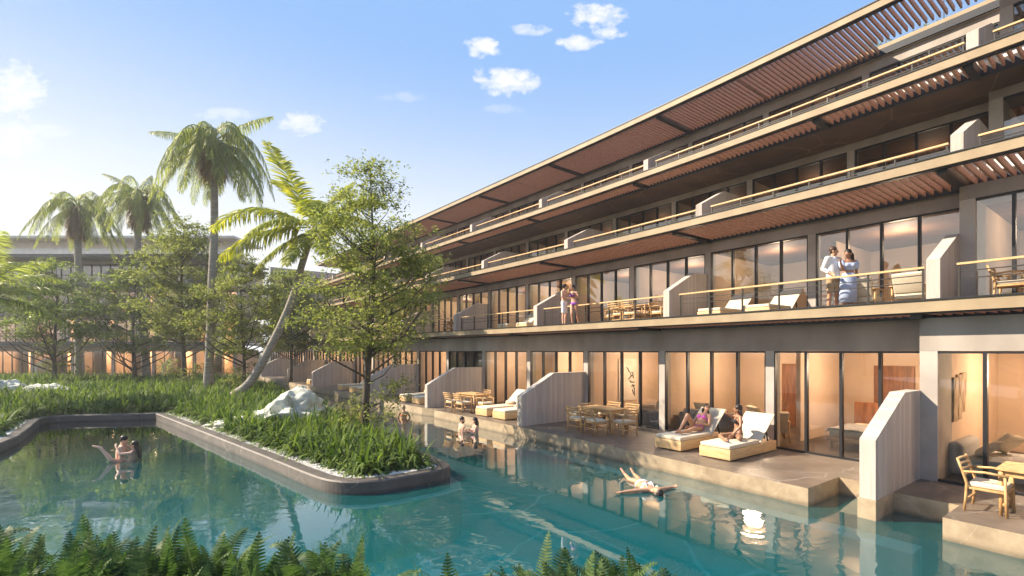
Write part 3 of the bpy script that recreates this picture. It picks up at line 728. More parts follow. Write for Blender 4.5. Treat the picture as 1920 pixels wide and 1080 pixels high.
def tree(label,b,H,env,ncl,nleaf,ls,leafm,r0,seed,lean=(0,0),group=None,csz=(.42,.2),low=(),name='leafy_tree'):
    """env: list of (height fraction, radius)"""
    rg=np.random.default_rng(seed); b=Vector(b); e=empty(name,b,label=label,cat='tree',group=group)
    hs=np.array([a for a,_ in env]); rs=np.array([r for _,r in env])
    tk=[];n=14
    for i in range(n+1):
        f=i/n; tk.append(Vector((b.x+lean[0]*f+.08*math.sin(f*6+seed),b.y+lean[1]*f+.07*math.cos(f*5+seed),b.z+H*.93*f)))
    rad=[max(.012,r0*(1-i/n)**.8) for i in range(n+1)]; rad[0]*=1.35
    wood=MB(); wood.tube(tk,rad,9)
    # clump centres inside the envelope, biased to the outside
    C=[]
    # lobes: bumpy silhouette
    ph=rg.uniform(0,6.28,4)
    while len(C)<ncl:
        f=rg.uniform(hs[0],hs[-1]); rm=np.interp(f,hs,rs)
        if rg.random()>(rm/rs.max())**1.2: continue
        a=rg.uniform(0,2*PI); bump=1+.22*math.sin(3*a+ph[0]+f*9)+.15*math.sin(5*a+ph[1]-f*15)
        rr=rm*bump*math.sqrt(rg.uniform(.05,1)); C.append((b.x+lean[0]*f+rr*math.cos(a),b.y+lean[1]*f+rr*math.sin(a),b.z+H*f,f,rr))
    for c in low: C.append((b.x+c[0],b.y+c[1],b.z+c[2],c[2]/H,math.hypot(c[0],c[1])))
    C=sorted(C,key=lambda c:-c[4]); nl=max(8,ncl//7); limbs=[]
    def tpt(z):
        f=min(.98,max(.02,(z-b.z)/(H*.93)))*n; k=int(f); return tk[k].lerp(tk[min(k+1,n)],f-k),rad[k]
    for i,c in enumerate(C):
        p=Vector(c[:3])
        best=None
        if i>=nl:
            for L in limbs:
                for k,q in enumerate(L[1:-1]):
                    if q.z<p.z+.1:
                        dd=(q-p).length
                        if best is None or dd<best[0]: best=(dd,q,.014)
        if best is None or c[4]*1.1<best[0]:
            q,r=tpt(p.z-max(.2,c[4]*.8)); best=(0,q,min(r*.5,.010+c[4]*.015))
        q=best[1]; md=q.lerp(p,.55)+Vector((rg.normal(0,.05),rg.normal(0,.05),-.20*(p-q).length*.6)); 
        a1=q.lerp(md,.5)+Vector((rg.normal(0,.03),rg.normal(0,.03),0)); a2=md.lerp(p,.5)+Vector((rg.normal(0,.03),rg.normal(0,.03),.0))
        L=[q,a1,md,a2,p]; wood.tube(L,[best[2],best[2]*.8,best[2]*.6,best[2]*.42,.005],5,caps=False)
        if i<nl: limbs.append(L)
    wood.build('trunk',M['bark'],e,origin=b,smooth=True)
    C=np.array([c[:3] for c in C]); k=len(C); idx=np.repeat(np.arange(k),nleaf); m=len(idx)
    # sub clusters (fans of leaflets)
    off=rg.normal(0,1,(m//6+1,3))*np.array([csz[0],csz[0],csz[1]])*.62
    sub=off[np.arange(m)//6]+rg.normal(0,.05,(m,3))
    B=C[idx]+sub
    az=rg.uniform(0,2*PI,m); el=rg.normal(.05,.45,m)
    D=np.stack([np.cos(az)*np.cos(el),np.sin(az)*np.cos(el),np.sin(el)],1)
    S=np.cross(D,rg.normal(0,.35,(m,3))+[0,0,1.])
    npmesh('crown',[blades(B,D,ls*rg.uniform(.7,1.3,m),ls*.48,.6,2,side=S,profile=[.35,1,.12])],leafm,e,origin=b)
    return e
# main tree near the island tip
b=gpx(690,818,-2.7)
low=[(.5*math.cos(a)*q,.5*math.sin(a)*q,z) for a,q,z in [(0,1.2,1.35),(.5,1.7,1.55),(3,1.1,.9),(2.5,1.4,1.1),(4,1,.6),(5.5,1.2,.8),(1,.8,.4),(3.4,1.5,.45),(.2,.9,.65),(5.9,2.0,1.65),(.2,1.3,1.2)]]
tree('tall slender broadleaf tree growing at the near end of the planted island',b,8.95,[(.25,.6),(.32,1.5),(.42,2.1),(.6,2.15),(.70,1.8),(.80,1.2),(.9,.7),(1,.3)],150,190,.10,M['leaf_tree'],.13,4,lean=(.1,.1),low=low,csz=(.50,.19))
T=[(460,752,25,(.12,.5),5.9,3.0,150,95,.12,'leaf_tree','broadleaf tree just behind the leaning coconut palm',6),
   (343,728,35,(.2,.5),10.5,3.2,170,95,.16,'leaf_tree','large light green broadleaf tree between the tallest palm and the middle palm',7),
   (256,706,44,(.2,.5),8.6,3.6,150,70,.18,'leaf_dark','darker broadleaf tree in front of the far wing, between the two left palms',8),
   (100,705,42,(.2,.5),8.4,3.6,150,70,.18,'leaf_dark','round dark broadleaf tree left of the thin grey palm trunk',9)]
tree(T[0][10],(( 455-960)/900*29,29,-2.7),8.6,[(.28,.6),(.38,2.2),(.55,2.9),(.75,2.2),(.9,1.3),(1,.5)],130,165,.14,M['leaf_tree'],.12,6,low=[(.4,0,1.2),(-.5,.2,1.5),(.2,-.4,.7),(-.3,-.3,1.0),(.6,.3,1.8)])
tree(T[1][10],((343-960)/900*34,34,-2.7),12.4,[(.26,.7),(.36,2.4),(.55,2.9),(.75,2.6),(.88,1.7),(1,.6)],160,165,.17,M['leaf_tree'],.17,7,csz=(.66,.24),low=[(.8,0,1.2),(-.9,.2,1.3),(.4,-.4,.8),(-.7,-.3,1.9),(1.3,.3,1.6)])
tree(T[2][10],((252-960)/900*42,42,-2.7),10.4,[(.25,1.0),(.4,3.6),(.6,3.6),(.8,2.6),(1,.8)],120,140,.21,M['leaf_dark'],.18,8,csz=(.8,.26))
tree(T[3][10],((104-960)/900*40,40,-2.7),10.2,[(.25,1.0),(.4,3.4),(.6,3.7),(.8,2.9),(1,.8)],120,150,.21,M['leaf_dark'],.18,9,csz=(.8,.26),low=[(.8,0,1.6),(-.9,.2,1.5),(1.6,-.3,1.0)])
tree('broadleaf tree filling the gap where the two hotel wings meet',((545-960)/900*40,40,-2.7),9.5,[(.3,.8),(.42,2.6),(.6,3.0),(.8,2.2),(1,.6)],170,120,.19,M['leaf_tree'],.15,12,csz=(.6,.22))
# roof shrubs seen through the top louvers
for i,(s,t,h,lab) in enumerate([(-1.2,-8.6,1.2,'roof terrace shrub behind the glass balustrade, nearest the building corner'),(.9,-9.0,1.8,'taller roof terrace shrub seen green through the louvers')]):
    p=FR(s,t-1.2,10.72); tree(lab,p,h,[(.15,.5),(.5,.9),(1,.4)],26,70,.1,M['leaf_tree'],.05,20+i,name='roof_shrub')['category']='shrub'
# ------------------------------------------------------------------ boulders
def boulder(label,c,size,shape,seed):
    import bmesh
    bm=bmesh.new(); bmesh.ops.create_icosphere(bm,subdivisions=6,radius=1)
    for v in bm.verts:
        p=v.co.copy(); q=p*1.45+Vector((seed*7.1,0,0))
        n=noise.fractal(q,1,2,5)*.22; rd=abs(noise.noise(q*1.7+Vector((3,1,4))))*-.30+abs(noise.noise(q*3.6))*-.16+abs(noise.noise(q*8.3))*-.07+noise.noise(q*19)*.018
        p*=1+n+rd+.1
        x=p.x; h=np.interp(x,[a for a,_ in shape],[b for _,b in shape])
        if p.z>0: p.z*=h
        else: p.z*=.4
        v.co=Vector((p.x*size[0],p.y*size[1],p.z*size[2]))
    me=bpy.data.meshes.new('boulder'); bm.to_mesh(me); bm.free(); me.materials.append(M['rock'])
    me.polygons.foreach_set('use_smooth',[True]*len(me.polygons))
    o=bpy.data.objects.new('boulder',me); o.location=c; link(o); tag(o,label=label,cat='boulder'); return o
o=boulder('large pale boulder with a pointed peak and long low tail on the island',(-8.75,17.3,-2.75),(2.5,1.25,1.0),[(-1.1,.30),(-.5,.42),(0,.62),(.3,1.25),(.55,1.55),(.8,1.4),(1.2,.8)],1); o.rotation_euler=(0,0,R(-8))
o=boulder('smaller rounded grey boulder at the far left edge',(-29.6,28.2,-2.75),(1.3,1.0,.95),[(-1,.8),(0,1.1),(1,.7)],3)
o=boulder('long flat grey boulder just right of the rounded one at far left',(-27.4,28.4,-2.75),(2.0,1.1,.75),[(-1,.9),(0,1.1),(1,.6)],5)

# planting and a thatched hut on the far side of the pool court, behind the camera; they show in the glass
for i,(x,y,h,lab) in enumerate([(-24,-9,9,'garden tree behind the camera, seen only reflected in the glass'),(-30,-22,10,'second garden tree behind the camera, seen only as a reflection'),(-40,-4,11,'third garden tree behind the camera beside the thatched hut'),(-18,-26,8,'fourth garden tree furthest behind the camera')]):
    tree(lab,(x,y,-2.7),h,[(.2,.8),(.35,2.6),(.6,3.2),(.8,2.4),(1,.6)],110,90,.26,M['leaf_dark'],.18,40+i,csz=(.7,.3))
hut=empty('thatched_hut',(-34,-13,-2.7),label='round thatched hut on posts across the pool, seen only reflected in the balcony glass',cat='hut')
for i in range(8):
    a=R(45*i+10); MB().tube([(3.2*math.cos(a),3.2*math.sin(a),0),(3.2*math.cos(a),3.2*math.sin(a),2.9)],.11,8).build('post',M['teak'],hut,smooth=True)
k=9000; rr=RNG.uniform(.02,1,k)**.5; a=RNG.uniform(0,6.28,k)
B=np.stack([rr*4.3*np.cos(a),rr*4.3*np.sin(a),2.6+(1-rr)*4.6],1); D=np.stack([np.cos(a),np.sin(a),-1.0+0*a],1)
npmesh('thatch_roof',[blades(B,D,.9,.12,.7,2)],M['straw'],hut)
MB().tube([(0,0,2.45),(0,0,7.0)],[4.25,.1],24).build('roof_lining',M['straw'],hut)
# ------------------------------------------------------------------ furniture (local X runs along the facade away from camera, local Y toward the pool)
def at(s,t,z): return FR(s,t,z), ang(s)
def put(o,s,t,z,rz=0): 
    p,a=at(s,t,z); o.location=p; o.rotation_euler=(0,0,a+rz); return o
CT={}
def spawn(kind,maker,s,t,z,rz,label,cat,group=None):
    if kind in CT: o=copy_tree(CT[kind])
    else: o=maker(); CT[kind]=o
    put(o,s,t,z,rz); o['label']=label; o['category']=cat
    if group: o['group']=group
    elif 'group' in o: del o['group']
    return o
def mk_lounger():
    e=empty('sun_lounger',(0,0,0))
    MB().box(-.4,.4,-1.1,1.1,.03,.27).build('base',M['teaklight'],e,bevel=.006)
    MB().box(-.385,.385,-.28,1.09,.275,.37).build('mattress',M['cushion'],e,bevel=.025)
    m=MB(); a=R(42); c,s=math.cos(a),math.sin(a)
    def q(x,l,h): return (x,-.30-l*c-h*s+.0,.275+l*s*1.0-h*c*-1)
    m.hexa([q(-.385,0,.0),q(.385,0,.0),q(.385,.92,0),q(-.385,.92,0),q(-.385,0,.09),q(.385,0,.09),q(.385,.92,.09),q(-.385,.92,.09)])
    m.build('back_cushion',M['cushion'],e,bevel=.02)
    b=MB(); b.hexa([q(-.39,0,-.05),q(.39,0,-.05),q(.39,.95,-.05),q(-.39,.95,-.05),q(-.39,0,-.005),q(.39,0,-.005),q(.39,.95,-.005),q(-.39,.95,-.005)])
    b.build('backrest',M['teak'],e,bevel=.004)
    MB().beam((-.3,-.85,.27),(-.3,-.72,.66),.03,.03).beam((.3,-.85,.27),(.3,-.72,.66),.03,.03).build('prop',M['dark'],e)
    return e
def mk_chair():
    e=empty('armchair',(0,0,0))       # faces +Y
    W=.27
    for x in (-W,W):
        MB().tube([(x,-.24,0),(x,-.22,.25),(x,-.21,.45),(x,-.27,.66),(x,-.33,.84)],[.019,.02,.022,.02,.016],8).build('leg',M['teak'],e,smooth=True)
        MB().tube([(x,.25,0),(x,.24,.3),(x,.23,.63)],[.02,.021,.018],8).build('leg',M['teak'],e,smooth=True)
        MB().tube([(x,.27,.64),(x,0,.66),(x,-.26,.63)],[.024,.02,.02],8).build('armrest',M['teak'],e,smooth=True)
    b=MB()
    for z,y in ((.56,-.235),(.64,-.262),(.72,-.288),(.80,-.315)):
        b.tube([(-W,y,z),(-W/2,y-.03,z),(0,y-.04,z),(W/2,y-.03,z),(W,y,z)],[.022]*5,6)
    b.build('backrest',M['teak'],e,smooth=True)
    MB().box(-W,W,-.22,.25,.36,.395).box(-W,W,.2,.225,.18,.21).box(-W,W,-.22,-.195,.18,.21).build('seat_frame',M['teak'],e,bevel=.004)
    MB().box(-W+.02,W-.02,-.2,.24,.4,.475).build('seat_cushion',M['cushion'],e,bevel=.02)
    return e
def mk_table():
    e=empty('dining_table',(0,0,0)); m=MB(); y=-.42
    for i in range(9): m.box(-.72,.72,-.425+i*.095,-.425+i*.095+.085,.72,.75)
    m.build('tabletop',M['teak'],e,bevel=.003)
    MB().box(-.66,.66,-.37,-.345,.63,.715).box(-.66,.66,.345,.37,.63,.715).box(-.665,-.64,-.34,.34,.63,.715).box(.64,.665,-.34,.34,.63,.715).build('apron',M['teak'],e)
    for x in (-.66,.66):
        for yy in (-.37,.37): MB().tube([(x,yy,0),(x,yy,.72)],[.024,.034],8).build('leg',M['teak'],e,smooth=True)
    return e
def mk_sofa():
    e=empty('sofa',(0,0,0))
    MB().box(-.95,.95,-.4,.5,.05,.40).build('seat',M['sofa'],e,bevel=.05)
    MB().box(-.95,.95,-.62,-.405,.05,.72).build('backrest',M['sofa'],e,bevel=.08)
    for x in (-1.1,.955): MB().box(x,x+.15,-.62,.5,.05,.60).build('armrest',M['sofa'],e,bevel=.06)
    return e
def mk_chaise():
    e=empty('sofa',(0,0,0))
    MB().box(-.55,.9,-.5,1.0,.05,.42).build('seat',M['sofa'],e,bevel=.06)
    MB().box(.905,1.15,-.5,1.0,.05,.72).build('backrest',M['sofa'],e,bevel=.1)
    return e
def mk_pillow(m='cushion'):
    e=MB(); v=[]; n=12
    for k in (0,1):
        for i in range(n+1):
            for j in range(n+1):
                x=-1+2*i/n; y=-1+2*j/n; h=(1-x**4)*(1-y**4)
                pc=1-.10*(1-abs(x))*(y*y) ; qc=1-.10*(1-abs(y))*(x*x)
                v.append((x*.27*qc,y*.27*pc,(.085 if k else -.085)*max(0,h)**.6))
    f=[]
    for k in (0,1):
        for i in range(n):
            for j in range(n):
                a=k*(n+1)**2+i*(n+1)+j; f.append((a,a+1,a+n+2,a+n+1) if k else (a,a+n+1,a+n+2,a+1))
    e.add(v,f); return e.build('cushion',M[m],smooth=True)
def mk_bed():
    e=empty('bed',(0,0,0))
    MB().box(-.9,.9,-1.0,1.0,.18,.30).build('bed_frame',M['teak'],e,bevel=.01)
    for x in (-.82,.82):
        for y in (-.9,.9): MB().tube([(x,y,0),(x,y,.18)],[.03,.04],8).build('leg',M['teak'],e)
    MB().box(-.86,.86,-.95,.97,.302,.50).build('mattress',M['cushion'],e,bevel=.05)
    m=MB(); n=26; v=[]
    for i in range(n+1):
        for j in range(n+1):
            x=-.93+1.86*i/n; y=-.3+1.3*j/n; v.append((x,y,.53+.035*noise.noise(Vector((x*3,y*3,2)))+.02*noise.noise(Vector((x*9,y*9,2))) - (.12 if abs(x)>.9 else 0)))
    m.add(v,[(i*(n+1)+j,(i+1)*(n+1)+j,(i+1)*(n+1)+j+1,i*(n+1)+j+1) for i in range(n) for j in range(n)])
    m.build('blanket',M['greycush'],e,smooth=True)
    MB().box(-.95,.95,-1.12,-1.01,.0,1.1).build('headboard',M['door'],e,bevel=.01)
    return e
def mk_lchair():
    e=empty('lounge_chair',(0,0,0))
    for x in (-.34,.34):
        MB().tube([(x,.32,0),(x,.30,.58)],.022,8).build('leg',M['teak'],e,smooth=True)
        MB().tube([(x,-.36,0),(x,-.28,.3),(x,-.30,.58)],.022,8).build('leg',M['teak'],e,smooth=True)
        MB().box(x-.035,x+.035,-.38,.38,.58,.605).build('armrest',M['teak'],e,bevel=.008)
    MB().box(-.31,.31,-.28,.34,.26,.42).build('seat_cushion',M['cushion'],e,bevel=.04)
    m=MB(); m.hexa([(-.3,-.3,.40),(.3,-.3,.40),(.3,-.16,.42),(-.3,-.16,.42),(-.3,-.52,.86),(.3,-.52,.86),(.3,-.38,.9),(-.3,-.38,.9)]); m.build('back_cushion',M['cushion'],e,bevel=.03)
    return e
LG='sun loungers on the terraces'; CG='teak armchairs around the terrace tables'
def lounger(s,t,z,label,rz=0): return spawn('L',mk_lounger,s,t,z,rz,label,'sun lounger',LG)
def chair(s,t,z,rz,label): return spawn('C',mk_chair,s,t,z,rz,label,'armchair',CG)
def table(s,t,z,label,rz=0): return spawn('T',mk_table,s,t,z,rz,label,'dining table','teak tables on the terraces')
def pillow(s,t,z,rot,label,k='P',m='cushion'):
    if k in CT: o=CT[k].copy(); COL.objects.link(o)
    else: o=mk_pillow(m); CT[k]=o
    p,a=at(s,t,z); o.location=p; o.rotation_euler=(rot[0],rot[1],a+rot[2]); tag(o,label=label,cat='cushion',group='scatter cushions'); return o
HP=PI/2
# ground: main unit
lounger(.10,1.42,DZ,'wide sun lounger with raised cream back where the woman in the black bikini sits')
lounger(1.44,1.42,DZ,'sun lounger under the woman in the pink bikini')
table(4.65,1.55,DZ,'slatted teak dining table nearest to the privacy wall on the main pool terrace')
chair(4.95,2.35,DZ,PI+.1,'teak armchair with its back to the pool, at the front of the main terrace table')
chair(3.55,1.75,DZ,-HP+PI-.15+PI,'teak armchair at the right hand end of the main terrace table')
chair(5.75,1.6,DZ,-HP,'teak armchair at the left hand end of the main terrace table, by the privacy wall')
chair(4.3,.80,DZ,0,'teak armchair behind the main terrace table, right of the pair')
chair(5.1,.80,DZ,0,'teak armchair behind the main terrace table, left of the pair')
chair(4.25,2.3,DZ,PI-.2,'teak armchair tucked under the front of the main terrace table, right of its neighbour')
# right unit
table(-5.45,2.15,DZ,'teak dining table cut by the right edge of the photo')
chair(-4.62,2.35,DZ,HP,'teak armchair with cream seat beside the table at the lower right edge')
chair(-5.5,1.15,DZ,0,'teak armchair behind the table at the right edge, near the glass')
# next units
U=[('second',[8.75,9.95],(11.7,2.1)),('third',[15.6,17.0],None),('fourth',[22.9,24.2,26.3],None),('fifth',[33.4,],None),('sixth',[40.2],None)]
for nm,ls,tb in U:
    for i,s in enumerate(ls):
        w='' if len(ls)==1 else (' right hand' if i==0 else (' left hand' if i==len(ls)-1 else ' middle'))
        lounger(s,1.75,DZ,f'{(w.strip()+" ") if w else ""}sun lounger on the {nm} pool terrace counted from the right')
    if tb:
        s,t=tb; table(s,t,DZ,'teak dining table on the second pool terrace, behind the couple in the water')
        chair(s+.35,t+.8,DZ,PI,'teak armchair at the front left of the second terrace table')
        chair(s-.4,t+.75,DZ,PI,'teak armchair at the front right of the second terrace table')
        chair(s-1.1,t+.1,DZ,HP,'teak armchair at the right end of the second terrace table')
        chair(s+.4,t-.75,DZ,0,'teak armchair behind the second terrace table')
# first floor balcony
Z1=1.0
lounger(2.35,-1.95,Z1,'balcony sun lounger left of the standing couple, further of two',0)
lounger(.85,-1.95,Z1,'balcony sun lounger just left of the standing couple in white, nearer of two',0)
spawn('A',mk_lchair,-1.55,-1.75,Z1,PI,'low wooden lounge chair on the first balcony right of the couple in white','lounge chair','low lounge chairs')
spawn('A',mk_lchair,-2.6,-1.7,Z1,PI,'low wooden lounge chair on the first balcony beside the sunlit privacy wall','lounge chair','low lounge chairs')
table(-5.3,-1.5,Z1,'teak table on the first balcony right of the big privacy wall')
chair(-4.35,-1.35,Z1,HP,'teak armchair left of the balcony table next to the big privacy wall')
chair(-5.3,-.98,Z1,PI,'teak armchair in front of the balcony table at the right edge')
table(5.9,-1.75,Z1,'teak table on the first balcony beside the shirtless couple')
for a,b,r,l in ((4.8,-1.7,HP,'right end'),(7.0,-1.7,-HP,'left end'),(5.6,-2.4,0,'back right'),(6.3,-2.4,0,'back left'),(5.6,-1.1,PI,'front right'),(6.25,-1.1,PI,'front left')):
    chair(a,b,Z1,r,f'teak armchair at the {l} of the balcony table beside the shirtless couple')
lounger(11.9,-1.9,Z1,'balcony sun lounger in the bay just left of the shirtless couple')
lounger(13.4,-1.9,Z1,'balcony sun lounger two bays left of the shirtless couple')
table(19.0,-1.8,Z1,'small looking teak table on the balcony far behind the tall tree')
chair(18.0,-1.7,Z1,HP,'teak armchair right of the far balcony table behind the tall tree')
chair(20.0,-1.7,Z1,-HP,'teak armchair left of the far balcony table behind the tall tree')
# upper balconies
for s,t,z,l in ((1.9,-3.9,4.3,'second balcony lounger, nearest the camera'),(5.5,-3.9,4.3,'second balcony lounger in the next unit left'),(12.5,-3.9,4.3,'second balcony lounger in the far unit')):
    lounger(s,t,z,l+', only its top showing')
M['towel']=noisemat('towel_cloth',(.55,.40,.26),(.64,.48,.33),40,.95,bump=.3)
for i,(s,t,l) in enumerate([(8.75,1.35,'rolled tan towel on the right hand lounger of the second pool terrace'),(9.95,1.35,'rolled tan towel on the left hand lounger of the second pool terrace'),(15.6,1.4,'rolled tan towel on the right hand lounger of the third pool terrace'),(17.0,1.4,'rolled tan towel on the left hand lounger of the third pool terrace')]):
    m=MB(); m.tube([(-.25,0,0),(.25,0,0)],.075,14); m.tube([(-.255,0,0),(.255,0,0)],.045,10)
    o=m.build('towel',M['towel'],smooth=True); put(o,s,t,DZ+.445,.05*i); tag(o,label=l,cat='towel',group='rolled towels on the loungers')
# indoors
def room_art(s,t,z,rz,label,rustic):
    e=empty('wall_art',(0,0,0),label=label,cat='wall art')
    if rustic:
        for x0,x1,z0,z1 in ((-.5,-.2,-.52,.42),(-.19,.12,-.50,.47),(.125,.5,-.36,.50)):
            MB().box(x0,x1,0,.05,z0,z1).build('plank',M['driftwood'],e,bevel=.008)
    else:
        MB().box(-.55,.55,0,.035,-.85,.85).build('canvas',M['canvas'],e)
        m=MB()
        for p in ([(-.42,-.70),(-.40,-.35),(-.30,-.2)],[(-.44,-.25),(-.22,-.28)],[(-.40,-.12),(-.12,-.10),(-.14,-.02)],[(-.34,.05),(-.30,.30),(-.16,.28),(-.20,.16),(-.33,.16)],[(-.24,.16),(-.02,.02)],[(-.10,.30),(.02,.46),(.10,.50)],[(-.36,-.62),(-.28,-.42)]):
            m.tube([(a,.04,b) for a,b in p],.022,6)
        for p in ([(.42,-.62),(.43,.1)],[(.44,.2),(.44,.8)]): m.tube([(a,.04,b) for a,b in p],.035,6)
        m.build('brush_strokes',M['dark'],e)
    p,a=at(s,t,z); e.location=p; e.rotation_euler=(0,0,a+rz); return e
M['driftwood']=noisemat('driftwood',(.20,.12,.07),(.62,.48,.33),3,.8,(4,4,.7),bump=.4,contrast=(.4,.6))
M['canvas']=noisemat('canvas',(.60,.52,.42),(.72,.65,.55),2,.8)
room_art(6.82,-2.3,DZ+1.42,HP,'tall pale canvas with loose black brush strokes behind the dining table',False)
room_art(-3.66,-.75,DZ+1.62,-HP,'weathered driftwood plank wall piece above the grey sofa',True)
spawn('H',mk_chaise,-4.75,-1.0,DZ,0,'large grey chaise sofa inside the right hand room behind the black glass frame','sofa')
pillow(-4.15,-.45,DZ+.60,(R(10),R(38),.3),'cream scatter cushion leaning on the grey chaise sofa, nearer one')
pillow(-4.3,-1.1,DZ+.66,(R(20),R(48),-.2),'beige scatter cushion on the grey chaise sofa, further one',k='P')
spawn('S',mk_sofa,2.15,-1.15,DZ,PI*.97,'grey sofa inside the room behind the two sunbathers','sofa')
spawn('A',mk_lchair,1.05,-1.9,DZ,PI*.8,'wooden easy chair inside the room behind the black bikini lounger','lounge chair','low lounge chairs')
spawn('A',mk_lchair,.45,-1.1,DZ,PI*1.2,'wooden easy chair with open arms inside, near the white column','lounge chair','low lounge chairs')
pillow(2.7,-1.1,DZ+.68,(R(60),0,.2),'cream cushion on the sofa behind the sunbathers')
spawn('S',mk_sofa,4.0,-1.2,DZ,PI*.5,'pale grey sofa inside beside the white column right of the dining table','sofa')
pillow(4.25,-1.0,DZ+.62,(R(70),0,1.4),'grey cushion on the pale sofa right of the dining table')
spawn('B',mk_bed,-1.75,-2.3,DZ,0,'low wooden bed with rumpled bedding inside the room left of the near privacy wall','bed')
# ------------------------------------------------------------------ ceiling downlights inside the rooms
def downlight(s,t,z,e,c=(1,.74,.50)):
    l=bpy.data.lights.new('room_lamp','POINT'); l.energy=e*.20; l.color=c; l.shadow_soft_size=.3
    o=bpy.data.objects.new('room_lamp',l); o.location=FR(s,t,z-.42); link(o)
rl=random.Random(5)
for k in range(-2,17):
    if k==4: continue
    s=k*BAY+1.7; downlight(s,-1.6-rl.uniform(0,.9),-.03,440*(rl.uniform(.5,1.05) if k>1 else (1.25 if k<-1 else .95)))
for k in range(-2,16):
    s=k*BAY+1.9; downlight(s,-4.7,3.57,260*rl.uniform(.5,1.1))
for k in range(-2,15):
    for t,z,e in ((-7.7,6.87,30),(-9.0,9.97,45)): downlight(k*BAY+1.9,t,z,e)
for k in range(0,14):
    for tg,z,e in ((0,-.05,620),(-.35,3.5,420),(-.7,6.7,150)):
        l=bpy.data.lights.new('room_lamp','POINT'); l.energy=e*.3*rl.uniform(.5,1.2); l.color=(1,.66,.38); l.shadow_soft_size=.3
        o=bpy.data.objects.new('room_lamp',l); o.location=FL(k*LB+1.4,tg-2.0,z-.4); link(o)
# ------------------------------------------------------------------ people
def skinmat(n,c): 
    m,nt,b=newmat(n); b.inputs['Base Color'].default_value=(*c,1); b.inputs['Roughness'].default_value=.5
    b.inputs['Subsurface Weight'].default_value=.08; b.inputs['Subsurface Radius'].default_value=(.03,.012,.006); return m
SK={'fair':skinmat('skin_fair',(.62,.38,.27)),'tan':skinmat('skin_tan',(.50,.27,.16)),'brown':skinmat('skin_brown',(.33,.165,.095))}
M['hair_dark']=noisemat('hair_dark',(.010,.007,.006),(.03,.02,.015),20,.45,(3,3,.5))
M['hair_brown']=noisemat('hair_brown',(.04,.02,.012),(.09,.045,.025),20,.45,(3,3,.5))
M['hair_blond']=noisemat('hair_blond',(.30,.19,.09),(.52,.36,.18),20,.5,(3,3,.5))
M['eye']=plain('eye',(.02,.015,.012),.2); M['lip']=plain('lips',(.40,.11,.09),.5)
def clothm(n,c): M[n]=noisemat(n,tuple(x*.85 for x in c),c,25,.85); return M[n]
clothm('pink',(.80,.16,.62)); clothm('black',(.02,.02,.022)); clothm('orange',(.75,.13,.03)); clothm('whitec',(.80,.80,.80)); clothm('khaki',(.46,.31,.17)); clothm('blue',(.42,.50,.70)); clothm('purple',(.34,.10,.50)); clothm('palepink',(.75,.45,.45)); clothm('grey',(.2,.2,.22))
V=Vector
